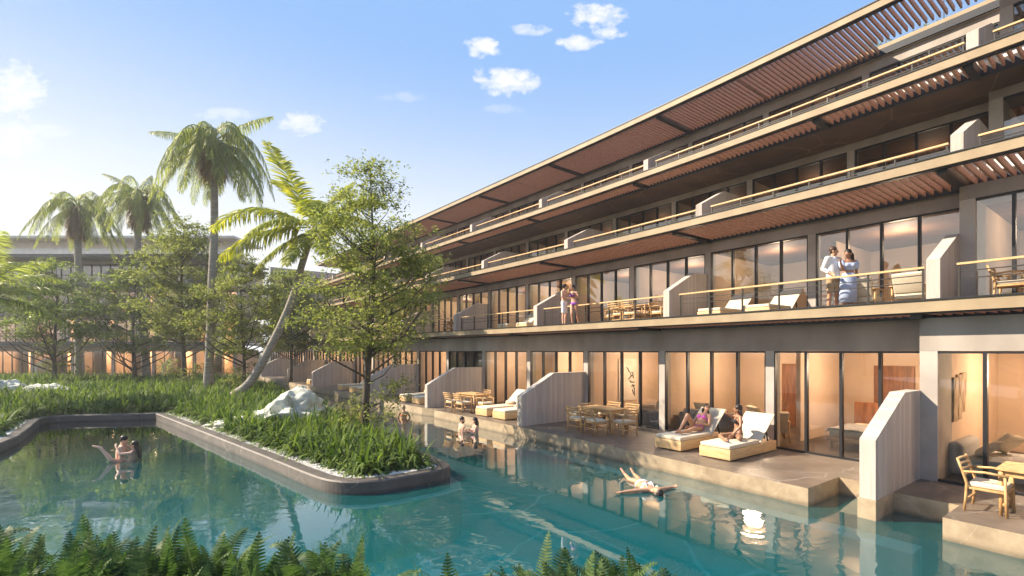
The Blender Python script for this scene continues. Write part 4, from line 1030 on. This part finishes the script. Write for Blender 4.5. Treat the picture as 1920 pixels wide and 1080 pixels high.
def person(loc,rz,J,label,skin='tan',hair=('hair_dark','short'),wear=(),fem=True,shades=False,beard=False,scale=1,hold=None):
    """J: joint positions in local metres (x right of figure's map, y, z); one continuous body"""
    e=empty('person',loc,rz,label=label,cat='person'); e.scale=(scale,)*3
    g={k:V(v) for k,v in J.items()}
    lat=g.get('lat',V((1,0,0))).normalized(); lath=g.get('lath',lat).normalized()
    pel,wst,chs,nk,hd=g['pel'],g['wst'],g['chs'],g['nk'],g['hd']; face=g['face'].normalized()
    sw=.165 if fem else .195; hw=.085
    kk=.9 if fem else 1.05
    m=MB()
    up=(nk-chs).normalized()
    shc=nk-up*.075
    hipc=pel
    dn=(pel-wst).normalized()
    m.loft([hipc+dn*.09,hipc+dn*.03,hipc-dn*.04,wst,chs-up*.07,chs+up*.02,shc,nk-up*.02],
           [.09,.155 if fem else .15,.165 if fem else .155,.122 if fem else .145,.138*kk+.01,.155*kk+.01,.14*kk,.06],
           [.08,.105,.105,.085*kk+.01,.10*kk,.108*kk,.075,.055],[lath,lath,lath,(lath+lat),lat,lat,lat,lat],18)
    front=lat.cross(up); front=front if front.dot(face)>-.3 or 'fr' not in g else front
    if 'fr' in g: front=g['fr'].normalized()
    if fem:
        for sx in (-1,1): m.ball(chs+lat*sx*.068+front*.085+up*.0,(.055,.05,.052))
    hu=(hd-nk).normalized()
    m.cap(nk-up*.05,.058*kk,hd-hu*.05,.052*kk)
    # head
    fy=(face-hu*face.dot(hu)).normalized(); fx=fy.cross(hu)
    m.ball(hd+hu*.025-fy*.012,(.074,.092,.088),(fx,fy,hu),16,12)
    m.ball(hd-hu*.035+fy*.022,(.058,.068,.075),(fx,fy,hu),14,10)
    m.ball(hd-hu*.092+fy*.058,(.026,.024,.022),(fx,fy,hu))
    m.cap(hd+hu*.012+fy*.082,.009,hd-hu*.022+fy*.102,.014)
    for sx in (-1,1):
        m.ball(hd+fx*sx*.076-hu*.01-fy*.008,(.012,.02,.032),(fx,fy,hu))
        m.ball(hd+fx*sx*.03+hu*.022+fy*.072,(.022,.012,.010),(fx,fy,hu))
    for sd,sx in (('L',-1),('R',1)):
        sh=shc+lat*sx*sw+up*(-.005); el=g['e'+sd]; wr=g['w'+sd]
        m.cap(shc+lat*sx*.08,.062*kk,sh,.056*kk); m.cap(sh,.053*kk,sh.lerp(el,.5),.045*kk); m.cap(sh.lerp(el,.5),.045*kk,el,.037*kk)
        m.cap(el,.037*kk,el.lerp(wr,.3),.039*kk); m.cap(el.lerp(wr,.3),.039*kk,wr,.025*kk)
        fd=(wr-el).normalized(); hdv=g.get('h'+sd,fd).normalized()
        pn=g.get('pn'+sd,hdv.cross(V((0,0,1)))); pn=pn-hdv*pn.dot(hdv); pn=pn.normalized() if pn.length>1e-3 else hdv.orthogonal().normalized()  # palm normal
        ps=hdv.cross(pn)
        m.loft([wr-hdv*.01,wr+hdv*.03,wr+hdv*.085],[.024,.038,.040],[.020,.016,.014],[ps,ps,ps],12)
        cu=g['curl'+sd][0] if 'curl'+sd in g else .35
        for i,(o,l) in enumerate(((-.030,.066),(-.010,.076),(.010,.071),(.029,.056))):
            b=wr+hdv*.085+ps*o; a=b+(hdv*math.cos(cu)+pn*math.sin(cu))*l*.5; c=a+(hdv*math.cos(cu*2.2)+pn*math.sin(cu*2.2))*l*.5
            m.cap(b,.0095,a,.0088,8); m.cap(a,.0088,c,.0078,8)
        tb=wr+hdv*.025-ps*.028; t1=tb+(hdv*.75-ps*.6+pn*.25)*.038; t2=t1+(hdv*.95-ps*.1+pn*.3)*.030
        m.cap(tb,.013,t1,.011,8); m.cap(t1,.011,t2,.009,8)
        hp=hipc+lath*sx*hw+dn*.03; kn=g['k'+sd]; an=g['a'+sd]; ft=g['f'+sd].normalized()
        md=hp.lerp(kn,.5)
        m.cap(hp,.088 if fem else .086,md,.072); m.cap(md,.072,kn,.052)
        cf=kn.lerp(an,.32); sk=(kn-an).normalized(); bk=-(ft-sk*ft.dot(sk)); bk=bk.normalized() if bk.length>.01 else V((0,0,0))
        m.cap(kn,.052,cf+bk*.012,.054); m.cap(cf+bk*.012,.052,an,.034)
        m.cap(an-ft*.03-sk*.03,.032,an+ft*.06-sk*.045,.034); m.cap(an+ft*.06-sk*.045,.034,an+ft*.15-sk*.055,.024)
    body=m.build('body',SK[skin],e,remesh=.0085)
    # face parts
    for sx in (-1,1): MB().ball(hd+fx*sx*.031+hu*.006+fy*.077,(.012,.007,.006),(fx,fy,hu),8,6).build('eye',M['eye'],body,smooth=True)
    MB().ball(hd-hu*.052+fy*.086,(.024,.007,.009),(fx,fy,hu),10,6).build('mouth',M['lip'],body,smooth=True)
    # hair
    h=MB(); hm,hs=hair
    h.ball(hd+hu*.040-fy*.022,(.084,.096,.086),(fx,fy,hu),16,12)
    if hs=='long':
        h.ball(hd-hu*.02-fy*.055,(.085,.06,.10),(fx,fy,hu),14,10)
        dn2=V((0,0,-1)) if 'hairdir' not in g else g['hairdir'].normalized()
        b0=hd-fy*.07-hu*.02
        for i in range(7):
            o=fx*(i-3)*.024; h.tube([b0+o,b0+o+dn2*.12-fy*.02,b0+o*1.1+dn2*.24-fy*.01,b0+o*.8+dn2*(.34+.02*(i%3))],[.035,.033,.026,.010],8)
    elif hs=='bun': h.ball(hd+hu*.115-fy*.05,(.045,.045,.045)); h.ball(hd-fy*.05,(.082,.055,.085),(fx,fy,hu))
    else: h.ball(hd+hu*.0-fy*.045,(.080,.055,.075),(fx,fy,hu))
    h.build('hair',M[hm],e,remesh=.009)
    if beard: MB().ball(hd-hu*.075+fy*.042,(.056,.056,.046),(fx,fy,hu)).build('beard',M[hm],e,smooth=True)
    if shades: MB().ball(hd+fx*.032+hu*.008+fy*.086,(.027,.010,.020),(fx,fy,hu)).ball(hd-fx*.032+hu*.008+fy*.086,(.027,.010,.020),(fx,fy,hu)).box(0,0,0,0,0,0).build('sunglasses',M['eye'],e,smooth=True)
    # clothing
    for kind,c in wear:
        w=MB(); cm=M[c]
        if kind=='top':
            for sx in (-1,1): w.ball(chs+lat*sx*.068+front*.092,(.058,.052,.054))
            w.loft([chs-up*.028,chs+up*.0],[.155*kk+.018]*2,[.108*kk+.010]*2,lat,24)
            for sx in (-1,1): w.tube([chs+lat*sx*.07+front*.125+up*.03,shc+lat*sx*.075+front*.062,shc+lat*sx*.055+up*.045,chs+lat*sx*.06-front*.105],.007,6)
            w.build('bikini_top',cm,e,smooth=True)
        elif kind=='bottom':
            w.loft([hipc+dn*.10,hipc+dn*.03,hipc-dn*.035],[.075,.165,.172],[.085,.115,.112],lath,24); w.build('bikini_bottom',cm,e,smooth=True)
        elif kind=='shorts':
            w.loft([hipc+dn*.09,hipc+dn*.03,hipc-dn*.05,hipc-dn*.09],[.12,.185,.180,.165],[.11,.13,.125,.12],lath,20)
            for sd,sx in (('L',-1),('R',1)):
                hp=hipc+lath*sx*hw+dn*.03; kn=g['k'+sd]; w.tube([hp,hp.lerp(kn,.5),hp.lerp(kn,.92)],[.094,.084,.078],16); w.ball(hp,.095)
            w.build('shorts',cm,e,remesh=.012)
        elif kind=='shirt':
            w.loft([hipc+dn*.06,hipc-dn*.04,wst,chs-up*.06,chs+up*.03,shc+up*.01,nk-up*.012],[.185,.182,.175,.182,.190,.165,.075],[.135,.13,.125,.132,.135,.10,.068],[lath,lath,lat,lat,lat,lat,lat],20)
            for sd,sx in (('L',-1),('R',1)):
                sh=shc+lat*sx*sw; el=g['e'+sd]; wr=g['w'+sd]
                w.cap(shc+lat*sx*.08,.075,sh,.072); w.cap(sh,.070,el,.054); w.tube([el,el.lerp(wr,.78)],[.053,.043],14); w.ball(el,.053)
            w.build('shirt',cm,e,remesh=.012)
        elif kind=='dresstop':
            w.loft([wst+dn*-.04,chs-up*.05,chs+up*.02,chs+up*.075],[.135,.155,.178,.185],[.10,.125,.135,.115],lat,20)
            for sd,sx in (('L',-1),('R',1)):
                sh=shc+lat*sx*sw; el=g['e'+sd]; w.cap(sh.lerp(el,.12),.074,sh.lerp(el,.5),.075)
            
            for sx in (-1,1): w.ball(chs+lat*sx*.068+front*.092,(.068,.062,.062))
            w.build('crop_top',cm,e,remesh=.012)
        elif kind=='skirt':
            a=(g['aL']+g['aR'])/2; top=wst+dn*.03
            w.loft([top,hipc,hipc.lerp(a,.4),hipc.lerp(a,.78)],[.135,.185,.195,.205],[.11,.14,.165,.185],lath,24); w.build('skirt',cm,e,smooth=True)
    return e,g
Zup=V((0,0,1))
def glass_of(parent_loc,label,colr):
    e=MB(); z=V(parent_loc); e.tube([z,z+V((0,0,.01)),z+V((0,0,.015)),z+V((0,0,.10)),z+V((0,0,.11)),z+V((0,0,.2))],[.034,.034,.006,.006,.03,.042],12)
    o=e.build('cocktail_glass',colr,origin=tuple(z),smooth=True); tag(o,label=label,cat='drink glass'); return o
M['drink']=plain('drink',(.85,.55,.35),.08)
def F3(s,t,z=0): return FR(s,t,z)
def frot(s): return ang(s)
# --- standing couple on the first balcony (local: X=away along facade, Y=toward pool)
p=px(1562,576,11.7); 
def loc_from_px(x,dist,z): return V(((x-960)/900*dist,dist,z))
zb=1.0
# local frame: +Y toward the camera side, keep world axes with x right, y away
J=dict(pel=(0,0,.93),wst=(0,-.005,1.09),chs=(0,0,1.27),nk=(0,-.01,1.47),hd=(.0,-.03,1.60),face=(.75,-.6,-.05),lat=(.95,.3,0),fr=(.3,-.95,0),
  eL=(-.25,.02,1.14),wL=(-.17,-.17,1.0),eR=(.24,.10,1.15),wR=(.36,-.08,1.12),hR=(.3,-.5,.3),kL=(-.10,-.03,.50),aL=(-.11,.02,.08),kR=(.10,-.02,.50),aR=(.11,.05,.08),fL=(-.1,-1,0),fR=(.25,-1,0))
person(loc_from_px(1562,12.75,zb),0,J,'man in white long sleeved shirt and khaki shorts standing on the balcony','tan',('hair_brown','short'),[('shirt','whitec'),('shorts','khaki')],fem=False,scale=1.03)
J=dict(pel=(0,0,.90),wst=(0,0,1.05),chs=(0,0,1.21),nk=(-.0,0,1.40),hd=(-.03,-.02,1.525),face=(-.85,-.45,.05),lat=(.95,-.25,0),fr=(-.25,-.95,0),
  eL=(-.20,-.08,1.10),wL=(-.34,-.20,1.25),hL=(-.2,-.1,.9),curlL=(1.0,0,0),eR=(.23,.03,1.05),wR=(.22,-.06,.82),kL=(-.08,-.02,.48),aL=(-.09,.03,.08),kR=(.08,-.02,.48),aR=(.09,.04,.08),fL=(-.3,-1,0),fR=(.1,-1,0))
person(loc_from_px(1591,12.5,zb),0,J,'long haired woman in pale blue crop top and long skirt beside the man in white','brown',('hair_dark','long'),[('dresstop','blue'),('skirt','blue')],scale=1.0)
# --- shirtless man and woman in purple bikini on the first balcony further left
J=dict(pel=(0,0,.93),wst=(0,0,1.09),chs=(0,0,1.27),nk=(0,0,1.47),hd=(.02,-.02,1.60),face=(.9,.3,-.1),lat=(.5,.85,0),fr=(.85,-.5,0),
  eL=(-.12,-.26,1.18),wL=(.12,-.24,1.10),eR=(.12,.26,1.2),wR=(.32,.12,1.18),kL=(-.05,-.10,.50),aL=(-.06,-.10,.08),kR=(.08,.10,.50),aR=(.05,.14,.08),fL=(1,-.3,0),fR=(1,.1,0))
person(loc_from_px(1058,19.5,zb),0,J,'shirtless man in pale swim shorts on the balcony, arms round the woman in purple','fair',('hair_dark','short'),[('shorts','whitec')],fem=False,beard=True)
J=dict(pel=(0,0,.90),wst=(0,0,1.05),chs=(-.02,0,1.21),nk=(-.03,0,1.40),hd=(-.05,-.02,1.525),face=(-.9,-.2,.2),lat=(.75,-.6,0),fr=(-.5,-.8,0),
  eL=(-.22,-.12,1.30),wL=(-.20,-.2,1.52),eR=(.18,-.18,1.1),wR=(.0,-.28,1.22),kL=(-.10,-.12,.48),aL=(-.06,-.05,.08),kR=(.12,-.05,.48),aR=(.20,.05,.10),fL=(-.6,-1,0),fR=(.1,-1,-.1))
person(loc_from_px(1076,19.2,zb),0,J,'woman in a purple bikini leaning towards the shirtless man on the balcony','tan',('hair_dark','short'),[('top','purple'),('bottom','purple')])
# --- sunbathers: built in lounger space (lounger local: Y toward pool is the foot end, head at -Y)
J=dict(pel=(0,-.25,.48),wst=(0,-.36,.56),chs=(0,-.50,.68),nk=(0,-.64,.84),hd=(0,-.70,.97),face=(-.75,.5,.25),lat=(-1,0,0),fr=(0,.7,.7),
  eL=(.26,-.42,.52),wL=(.22,-.16,.45),hL=(0,1,-.1),eR=(-.26,-.40,.55),wR=(-.16,-.14,.60),hR=(.3,.8,0),
  kL=(.08,.10,.83),aL=(.10,.42,.45),kR=(-.13,.20,.47),aR=(-.10,.62,.43),fL=(0,1,-.15),fR=(0,.9,.5),hairdir=(0,-.2,-1))
o,_=person(FR(1.44,1.42,DZ),ang(1.44),J,'woman in a bright pink bikini and sunglasses reclining on a lounger with one knee raised','tan',('hair_dark','long'),[('top','pink'),('bottom','pink')],shades=True)
J=dict(pel=(.05,-.05,.47),wst=(.06,-.08,.63),chs=(.06,-.08,.80),nk=(.05,-.05,.99),hd=(.04,-.02,1.12),face=(.85,.35,-.05),lat=(-.75,.65,0),fr=(.6,.75,0),
  eL=(.28,-.20,.88),wL=(.30,.05,.98),hL=(-.2,.1,1),curlL=(1.2,0,0),eR=(-.14,.16,.72),wR=(.0,.30,.50),hR=(.2,.5,-.6),
  kL=(.25,.42,.46),aL=(.0,.70,.44),kR=(-.22,.38,.45),aR=(-.05,.02,.43),fL=(-.8,.4,0),fR=(.5,-.7,0))
person(FR(.10,1.42,DZ)+V((0,0,0)),ang(.1),J,'woman in a black bikini sitting upright with folded legs on a lounger','brown',('hair_dark','long'),[('top','black'),('bottom','black')])
# --- couple in the channel with drinks
def wloc(x,y,zl=WZ): return gpx(x,y,zl)
b=wloc(865,809)
J=dict(pel=(0,0,.93),wst=(0,0,1.09),chs=(0,0,1.27),nk=(.02,0,1.47),hd=(.04,-.01,1.60),face=(.95,-.25,.05),lat=(.45,-.9,0),fr=(.9,.1,0),
  eL=(-.02,.22,1.17),wL=(.22,.16,1.20),eR=(.06,-.26,1.13),wR=(.36,-.15,1.24),curlR=(1.1,0,0),pnR=(0,1,0),kL=(0,.1,.5),aL=(0,.1,.08),kR=(0,-.1,.5),aR=(0,-.1,.08),fL=(1,0,0),fR=(1,0,0))
person((b.x,b.y,WZ-1.17),0,J,'bearded shirtless man standing in the pool raising a drink to the dark haired woman','fair',('hair_dark','short'),[('shorts','grey')],fem=False,beard=True)
b2=wloc(892,812)
J=dict(pel=(0,0,.90),wst=(0,0,1.05),chs=(0,0,1.21),nk=(-.01,0,1.40),hd=(-.03,0,1.525),face=(-.9,.4,.05),lat=(-.3,.95,0),fr=(-.95,.1,0),
  eL=(-.06,-.22,1.08),wL=(-.30,-.18,1.20),curlL=(1.1,0,0),eR=(-.10,.22,1.08),wR=(-.24,.1,1.14),kL=(0,.1,.48),aL=(0,.1,.08),kR=(0,-.1,.48),aR=(0,-.1,.08),fL=(-1,0,0),fR=(-1,0,0))
person((b2.x,b2.y,WZ-1.08),0,J,'dark haired woman in a pale pink bikini standing in the pool facing the bearded man','fair',('hair_dark','long'),[('top','palepink'),('bottom','palepink')])
glass_of((b.x+.45,b.y-.18,WZ+.04),'cocktail glass in the hand of the bearded man in the pool',M['drink'])
glass_of((b2.x-.38,b2.y-.22,WZ+.10),'cocktail glass in the hand of the dark haired woman in the pool',M['drink'])
# --- woman in orange, back to us
b=wloc(757,783)
J=dict(pel=(0,0,.90),wst=(0,0,1.05),chs=(0,0,1.21),nk=(0,0,1.40),hd=(0,.02,1.53),face=(.1,1,0),lat=(-1,0,0),fr=(0,1,0),
  eL=(.27,.06,1.10),wL=(.24,.24,1.02),eR=(-.27,.06,1.10),wR=(-.24,.24,1.02),kL=(.1,0,.48),aL=(.1,0,.08),kR=(-.1,0,.48),aR=(-.1,0,.08),fL=(0,1,0),fR=(0,1,0))
person((b.x,b.y,WZ-1.10),0,J,'blond woman in an orange bikini standing in the pool with her back to the camera','tan',('hair_blond','bun'),[('top','orange'),('bottom','orange')])
# --- embracing couple in the near left pool
b=wloc(228,862)
J=dict(pel=(-.02,0,.93),wst=(-.02,0,1.09),chs=(0,0,1.27),nk=(.04,0,1.47),hd=(.10,-.0,1.59),face=(.9,.35,-.3),lat=(.55,-.8,0),fr=(.8,.55,0),
  eL=(.10,.26,1.15),wL=(.32,.15,1.02),eR=(.18,-.22,1.12),wR=(.38,-.05,1.0),kL=(0,.12,.5),aL=(0,.1,.08),kR=(0,-.12,.5),aR=(0,-.1,.08),fL=(1,0,0),fR=(1,0,0))
sc=.98
person((b.x-.02,b.y,WZ-1.02),0,J,'dark haired man embracing a woman in the left pool, seen from behind','fair',('hair_dark','short'),[('shorts','grey')],fem=False,scale=sc)
J=dict(pel=(.26,-.06,.92),wst=(.33,-.06,1.04),chs=(.38,-.05,1.18),nk=(.40,-.04,1.34),hd=(.41,-.05,1.46),face=(-.75,-.3,.5),lat=(.25,-.95,0),fr=(-.9,0,.3),
  eL=(.24,.22,1.30),wL=(.02,.14,1.42),eR=(.22,-.30,1.26),wR=(.06,-.22,1.42),kL=(.0,-.34,1.12),aL=(-.24,-.36,1.42),kR=(-.0,.32,.90),aR=(-.24,.30,.72),fL=(-1,-.3,.25),fR=(-.8,0,-.5),hairdir=(.25,0,-1))
person((b.x-.02,b.y,WZ-1.02),0,J,'dark haired woman in sunglasses held by the man in the left pool, one foot raised','fair',('hair_dark','long'),[('bottom','black')],shades=True,scale=sc)
# --- floating woman
c=wloc(1210,922,WZ); ft=wloc(1170,885,WZ); 
P=lambda x,y,dz=0: (wloc(x,y,WZ)-c)+V((0,0,dz))
J=dict(pel=P(1205,912,.0),wst=P(1212,919,.0),chs=P(1221,925,.02),nk=P(1232,930,.03),hd=P(1240,930,.03)+V((.02,0,0)),face=(.1,.15,1),fr=(0,0,1),lat=V((.75,.66,0)),
  eL=P(1192,933,-.03),wL=P(1168,932,-.01),eR=P(1242,922,-.04),wR=P(1262,917,-.02),pnL=(0,0,1),pnR=(0,0,1),
  kL=P(1182,903,.0),aL=P(1164,884,.02),kR=P(1196,897,-.0),aR=P(1182,883,.0),fL=(-.5,.5,.75),fR=(-.4,.5,.75),hairdir=(.9,-.4,-.1))
# rescale to real proportions along each bone
def bone(a,b,l): d=(V(b)-V(a)); return V(a)+d.normalized()*l
J['wst']=bone(J['pel'],J['wst'],.16); J['chs']=bone(J['wst'],J['chs'],.17); J['nk']=bone(J['chs'],J['nk'],.19); J['hd']=bone(J['nk'],J['hd'],.13)
tors=(J['nk']-J['pel']).normalized(); J['lat']=tors.cross(V((0,0,1))).normalized()
kL=bone(J['pel'],J['kL'],.44); J['aL']=bone(kL,kL+(V(J['aL'])-V(J['kL'])),.41); J['kL']=kL
kR=bone(J['pel'],J['kR'],.44); J['aR']=bone(kR,kR+(V(J['aR'])-V(J['kR'])),.41); J['kR']=kR
lt=J['lat']; sL=J['nk']-tors*.075-lt*.165; sR=J['nk']-tors*.075+lt*.165
dl=V((-.97,-.2,-.03)); dr=V((.8,.55,-.05))
if (sL-sR).dot(dl)>0: J['eL']=sL+dl*.27; J['wL']=sL+dl*.51; J['eR']=sR+dr*.25; J['wR']=sR+dr*.47
else: J['eR']=sR+dl*.27; J['wR']=sR+dl*.51; J['eL']=sL+dr*.25; J['wL']=sL+dr*.47
person((c.x,c.y,WZ+.035),0,J,'woman in a pale bikini floating on her back in the middle of the pool','tan',('hair_dark','long'),[('top','whitec'),('bottom','whitec')],scale=1)
# ------------------------------------------------------------------ sky, sun, camera
SD=Vector((-.993,.12,0)).normalized(); EL=R(37)
sun=bpy.data.lights.new('sun','SUN'); sun.energy=4.6; sun.angle=R(.6); sun.color=(1,.86,.67)
so=bpy.data.objects.new('sun',sun); link(so)
dv=Vector((SD.x*math.cos(EL),SD.y*math.cos(EL),math.sin(EL)))
so.rotation_euler=dv.to_track_quat('Z','Y').to_euler()
W=bpy.data.worlds.new('World'); SC.world=W; W.use_nodes=True; nt=W.node_tree
bg=nt.nodes['Background']
sk=N(nt,'ShaderNodeTexSky'); sk.sky_type='NISHITA'; sk.sun_disc=False; sk.sun_elevation=EL
sk.sun_rotation=math.atan2(SD.x,SD.y)
sk.air_density=1.0; sk.dust_density=1.2; sk.ozone_density=2.0; sk.altitude=0
tc=N(nt,'ShaderNodeTexCoord')
sp=N(nt,'ShaderNodeSeparateXYZ'); nt.links.new(tc.outputs['Generated'],sp.inputs[0])
def mth(op,a,b=None,c=None,clamp=False):
    n=N(nt,'ShaderNodeMath',operation=op); n.use_clamp=clamp
    for i,x in enumerate((a,b,c)):
        if x is None: continue
        if isinstance(x,(int,float)): n.inputs[i].default_value=x
        else: nt.links.new(x,n.inputs[i])
    return n.outputs[0]
yy=mth('MAXIMUM',sp.outputs[1],.02)
U=mth('DIVIDE',sp.outputs[0],yy); Vv=mth('DIVIDE',sp.outputs[2],yy)
cb=N(nt,'ShaderNodeCombineXYZ'); nt.links.new(U,cb.inputs[0]); nt.links.new(Vv,cb.inputs[1])
def nz(scale,detail,off=0):
    n=N(nt,'ShaderNodeTexNoise'); n.inputs['Scale'].default_value=scale; n.inputs['Detail'].default_value=detail; n.inputs['Roughness'].default_value=.58
    mp=N(nt,'ShaderNodeMapping'); mp.inputs['Location'].default_value=(off,off*.7,0); mp.inputs['Scale'].default_value=(1,1.5,1)
    nt.links.new(cb.outputs[0],mp.inputs[0]); nt.links.new(mp.outputs[0],n.inputs['Vector']); return n.outputs[0]
n1=nz(34,9); n2=nz(9,3,5)
nzv=mth('ADD',mth('MULTIPLY',mth('SUBTRACT',n1,.5),3.8),mth('MULTIPLY',mth('SUBTRACT',n2,.5),2.2))
total=None
CL=[(958,150,62,26,1),(905,88,30,20,1),(1118,30,52,24,1),(1085,80,45,16,.9),(1140,62,34,14,.9),(1000,56,40,12,.75),(560,230,42,22,.75),(420,215,60,14,.45),(28,165,58,55,.75),(20,262,60,38,.5),(90,245,60,14,.4),(940,205,40,9,.25),(760,182,50,10,.25),(-400,250,130,60,.9),(-900,200,240,80,.9),(2500,100,300,80,.9)]
for (cx,cy,ax,ay,st) in CL:
    u0=(cx-960)/900; v0=(658-cy)/900
    du=mth('DIVIDE',mth('SUBTRACT',U,u0),ax/1080); dw=mth('DIVIDE',mth('SUBTRACT',Vv,v0),ay/1080)
    r2=mth('ADD',mth('MULTIPLY',du,du),mth('MULTIPLY',dw,dw))
    k=mth('MULTIPLY',mth('ADD',mth('SUBTRACT',1.05,mth('MULTIPLY',r2,.7)),nzv),.62,clamp=True)
    k=mth('MULTIPLY',mth('MULTIPLY',k,mth('SUBTRACT',1.7,mth('MULTIPLY',k,.7))),st*.92)
    total=k if total is None else mth('MAXIMUM',total,k)
front=mth('MULTIPLY',mth('SUBTRACT',sp.outputs[1],.03),12,clamp=True); total=mth('MULTIPLY',total,front)
tint=N(nt,'ShaderNodeMix',data_type='RGBA',blend_type='MULTIPLY'); tint.inputs[0].default_value=1; nt.links.new(sk.outputs[0],tint.inputs[6]); tint.inputs[7].default_value=(1.3,1.5,1.6,1)
capn=N(nt,'ShaderNodeMix',data_type='RGBA',blend_type='DARKEN'); capn.inputs[0].default_value=1; nt.links.new(tint.outputs[2],capn.inputs[6]); capn.inputs[7].default_value=(1.25,2.2,3.9,1)
el=N(nt,'ShaderNodeMapRange'); el.interpolation_type='SMOOTHSTEP'; nt.links.new(mth('ADD',sp.outputs[2],mth('MULTIPLY',sp.outputs[0],.05)),el.inputs[0]); el.inputs[1].default_value=.56; el.inputs[2].default_value=.08; el.inputs[3].default_value=0; el.inputs[4].default_value=1
hz=N(nt,'ShaderNodeMix',data_type='RGBA'); nt.links.new(el.outputs[0],hz.inputs[0]); nt.links.new(capn.outputs[2],hz.inputs[6]); hz.inputs[7].default_value=(4.3,4.35,4.3,1)
mx=N(nt,'ShaderNodeMix',data_type='RGBA'); nt.links.new(total,mx.inputs[0]); nt.links.new(hz.outputs[2],mx.inputs[6]); mx.inputs[7].default_value=(4.6,4.5,4.75,1)
nt.links.new(mx.outputs[2],bg.inputs[0]); bg.inputs[1].default_value=.098
cam=bpy.data.cameras.new('camera'); cam.lens=16.875; cam.sensor_width=36; cam.shift_y=118/1920; cam.clip_start=.05; cam.clip_end=3000
co=bpy.data.objects.new('camera',cam); co.location=(0,0,0); co.rotation_euler=(R(90),0,0); link(co); SC.camera=co
vs=SC.view_settings; vs.view_transform='Standard'; vs.look='None'; vs.exposure=1.35; vs.gamma=1
SC.render.engine='CYCLES'; cy=SC.cycles; cy.max_bounces=8; cy.diffuse_bounces=3; cy.glossy_bounces=4; cy.transmission_bounces=4; cy.transparent_max_bounces=24; cy.caustics_reflective=False; cy.caustics_refractive=False; cy.sample_clamp_indirect=6; cy.use_denoising=True
cy.use_adaptive_sampling=True; cy.adaptive_threshold=.02

hm,nt,b=newmat('haze_air'); nt.nodes.remove(b); pv=N(nt,'ShaderNodeVolumePrincipled'); pv.inputs['Color'].default_value=(.95,.97,1,1); pv.inputs['Density'].default_value=.0009; pv.inputs['Anisotropy'].default_value=.3
nt.links.new(pv.outputs[0],nt.nodes['Material Output'].inputs[1])
hz_=MB().box(-720,720,-720,720,-6,22).build('haze',hm); tag(hz_,kind='stuff'); hz_['label']='thin warm haze in the air over the garden'
SC.cycles.volume_max_steps=32; SC.cycles.volume_bounces=0
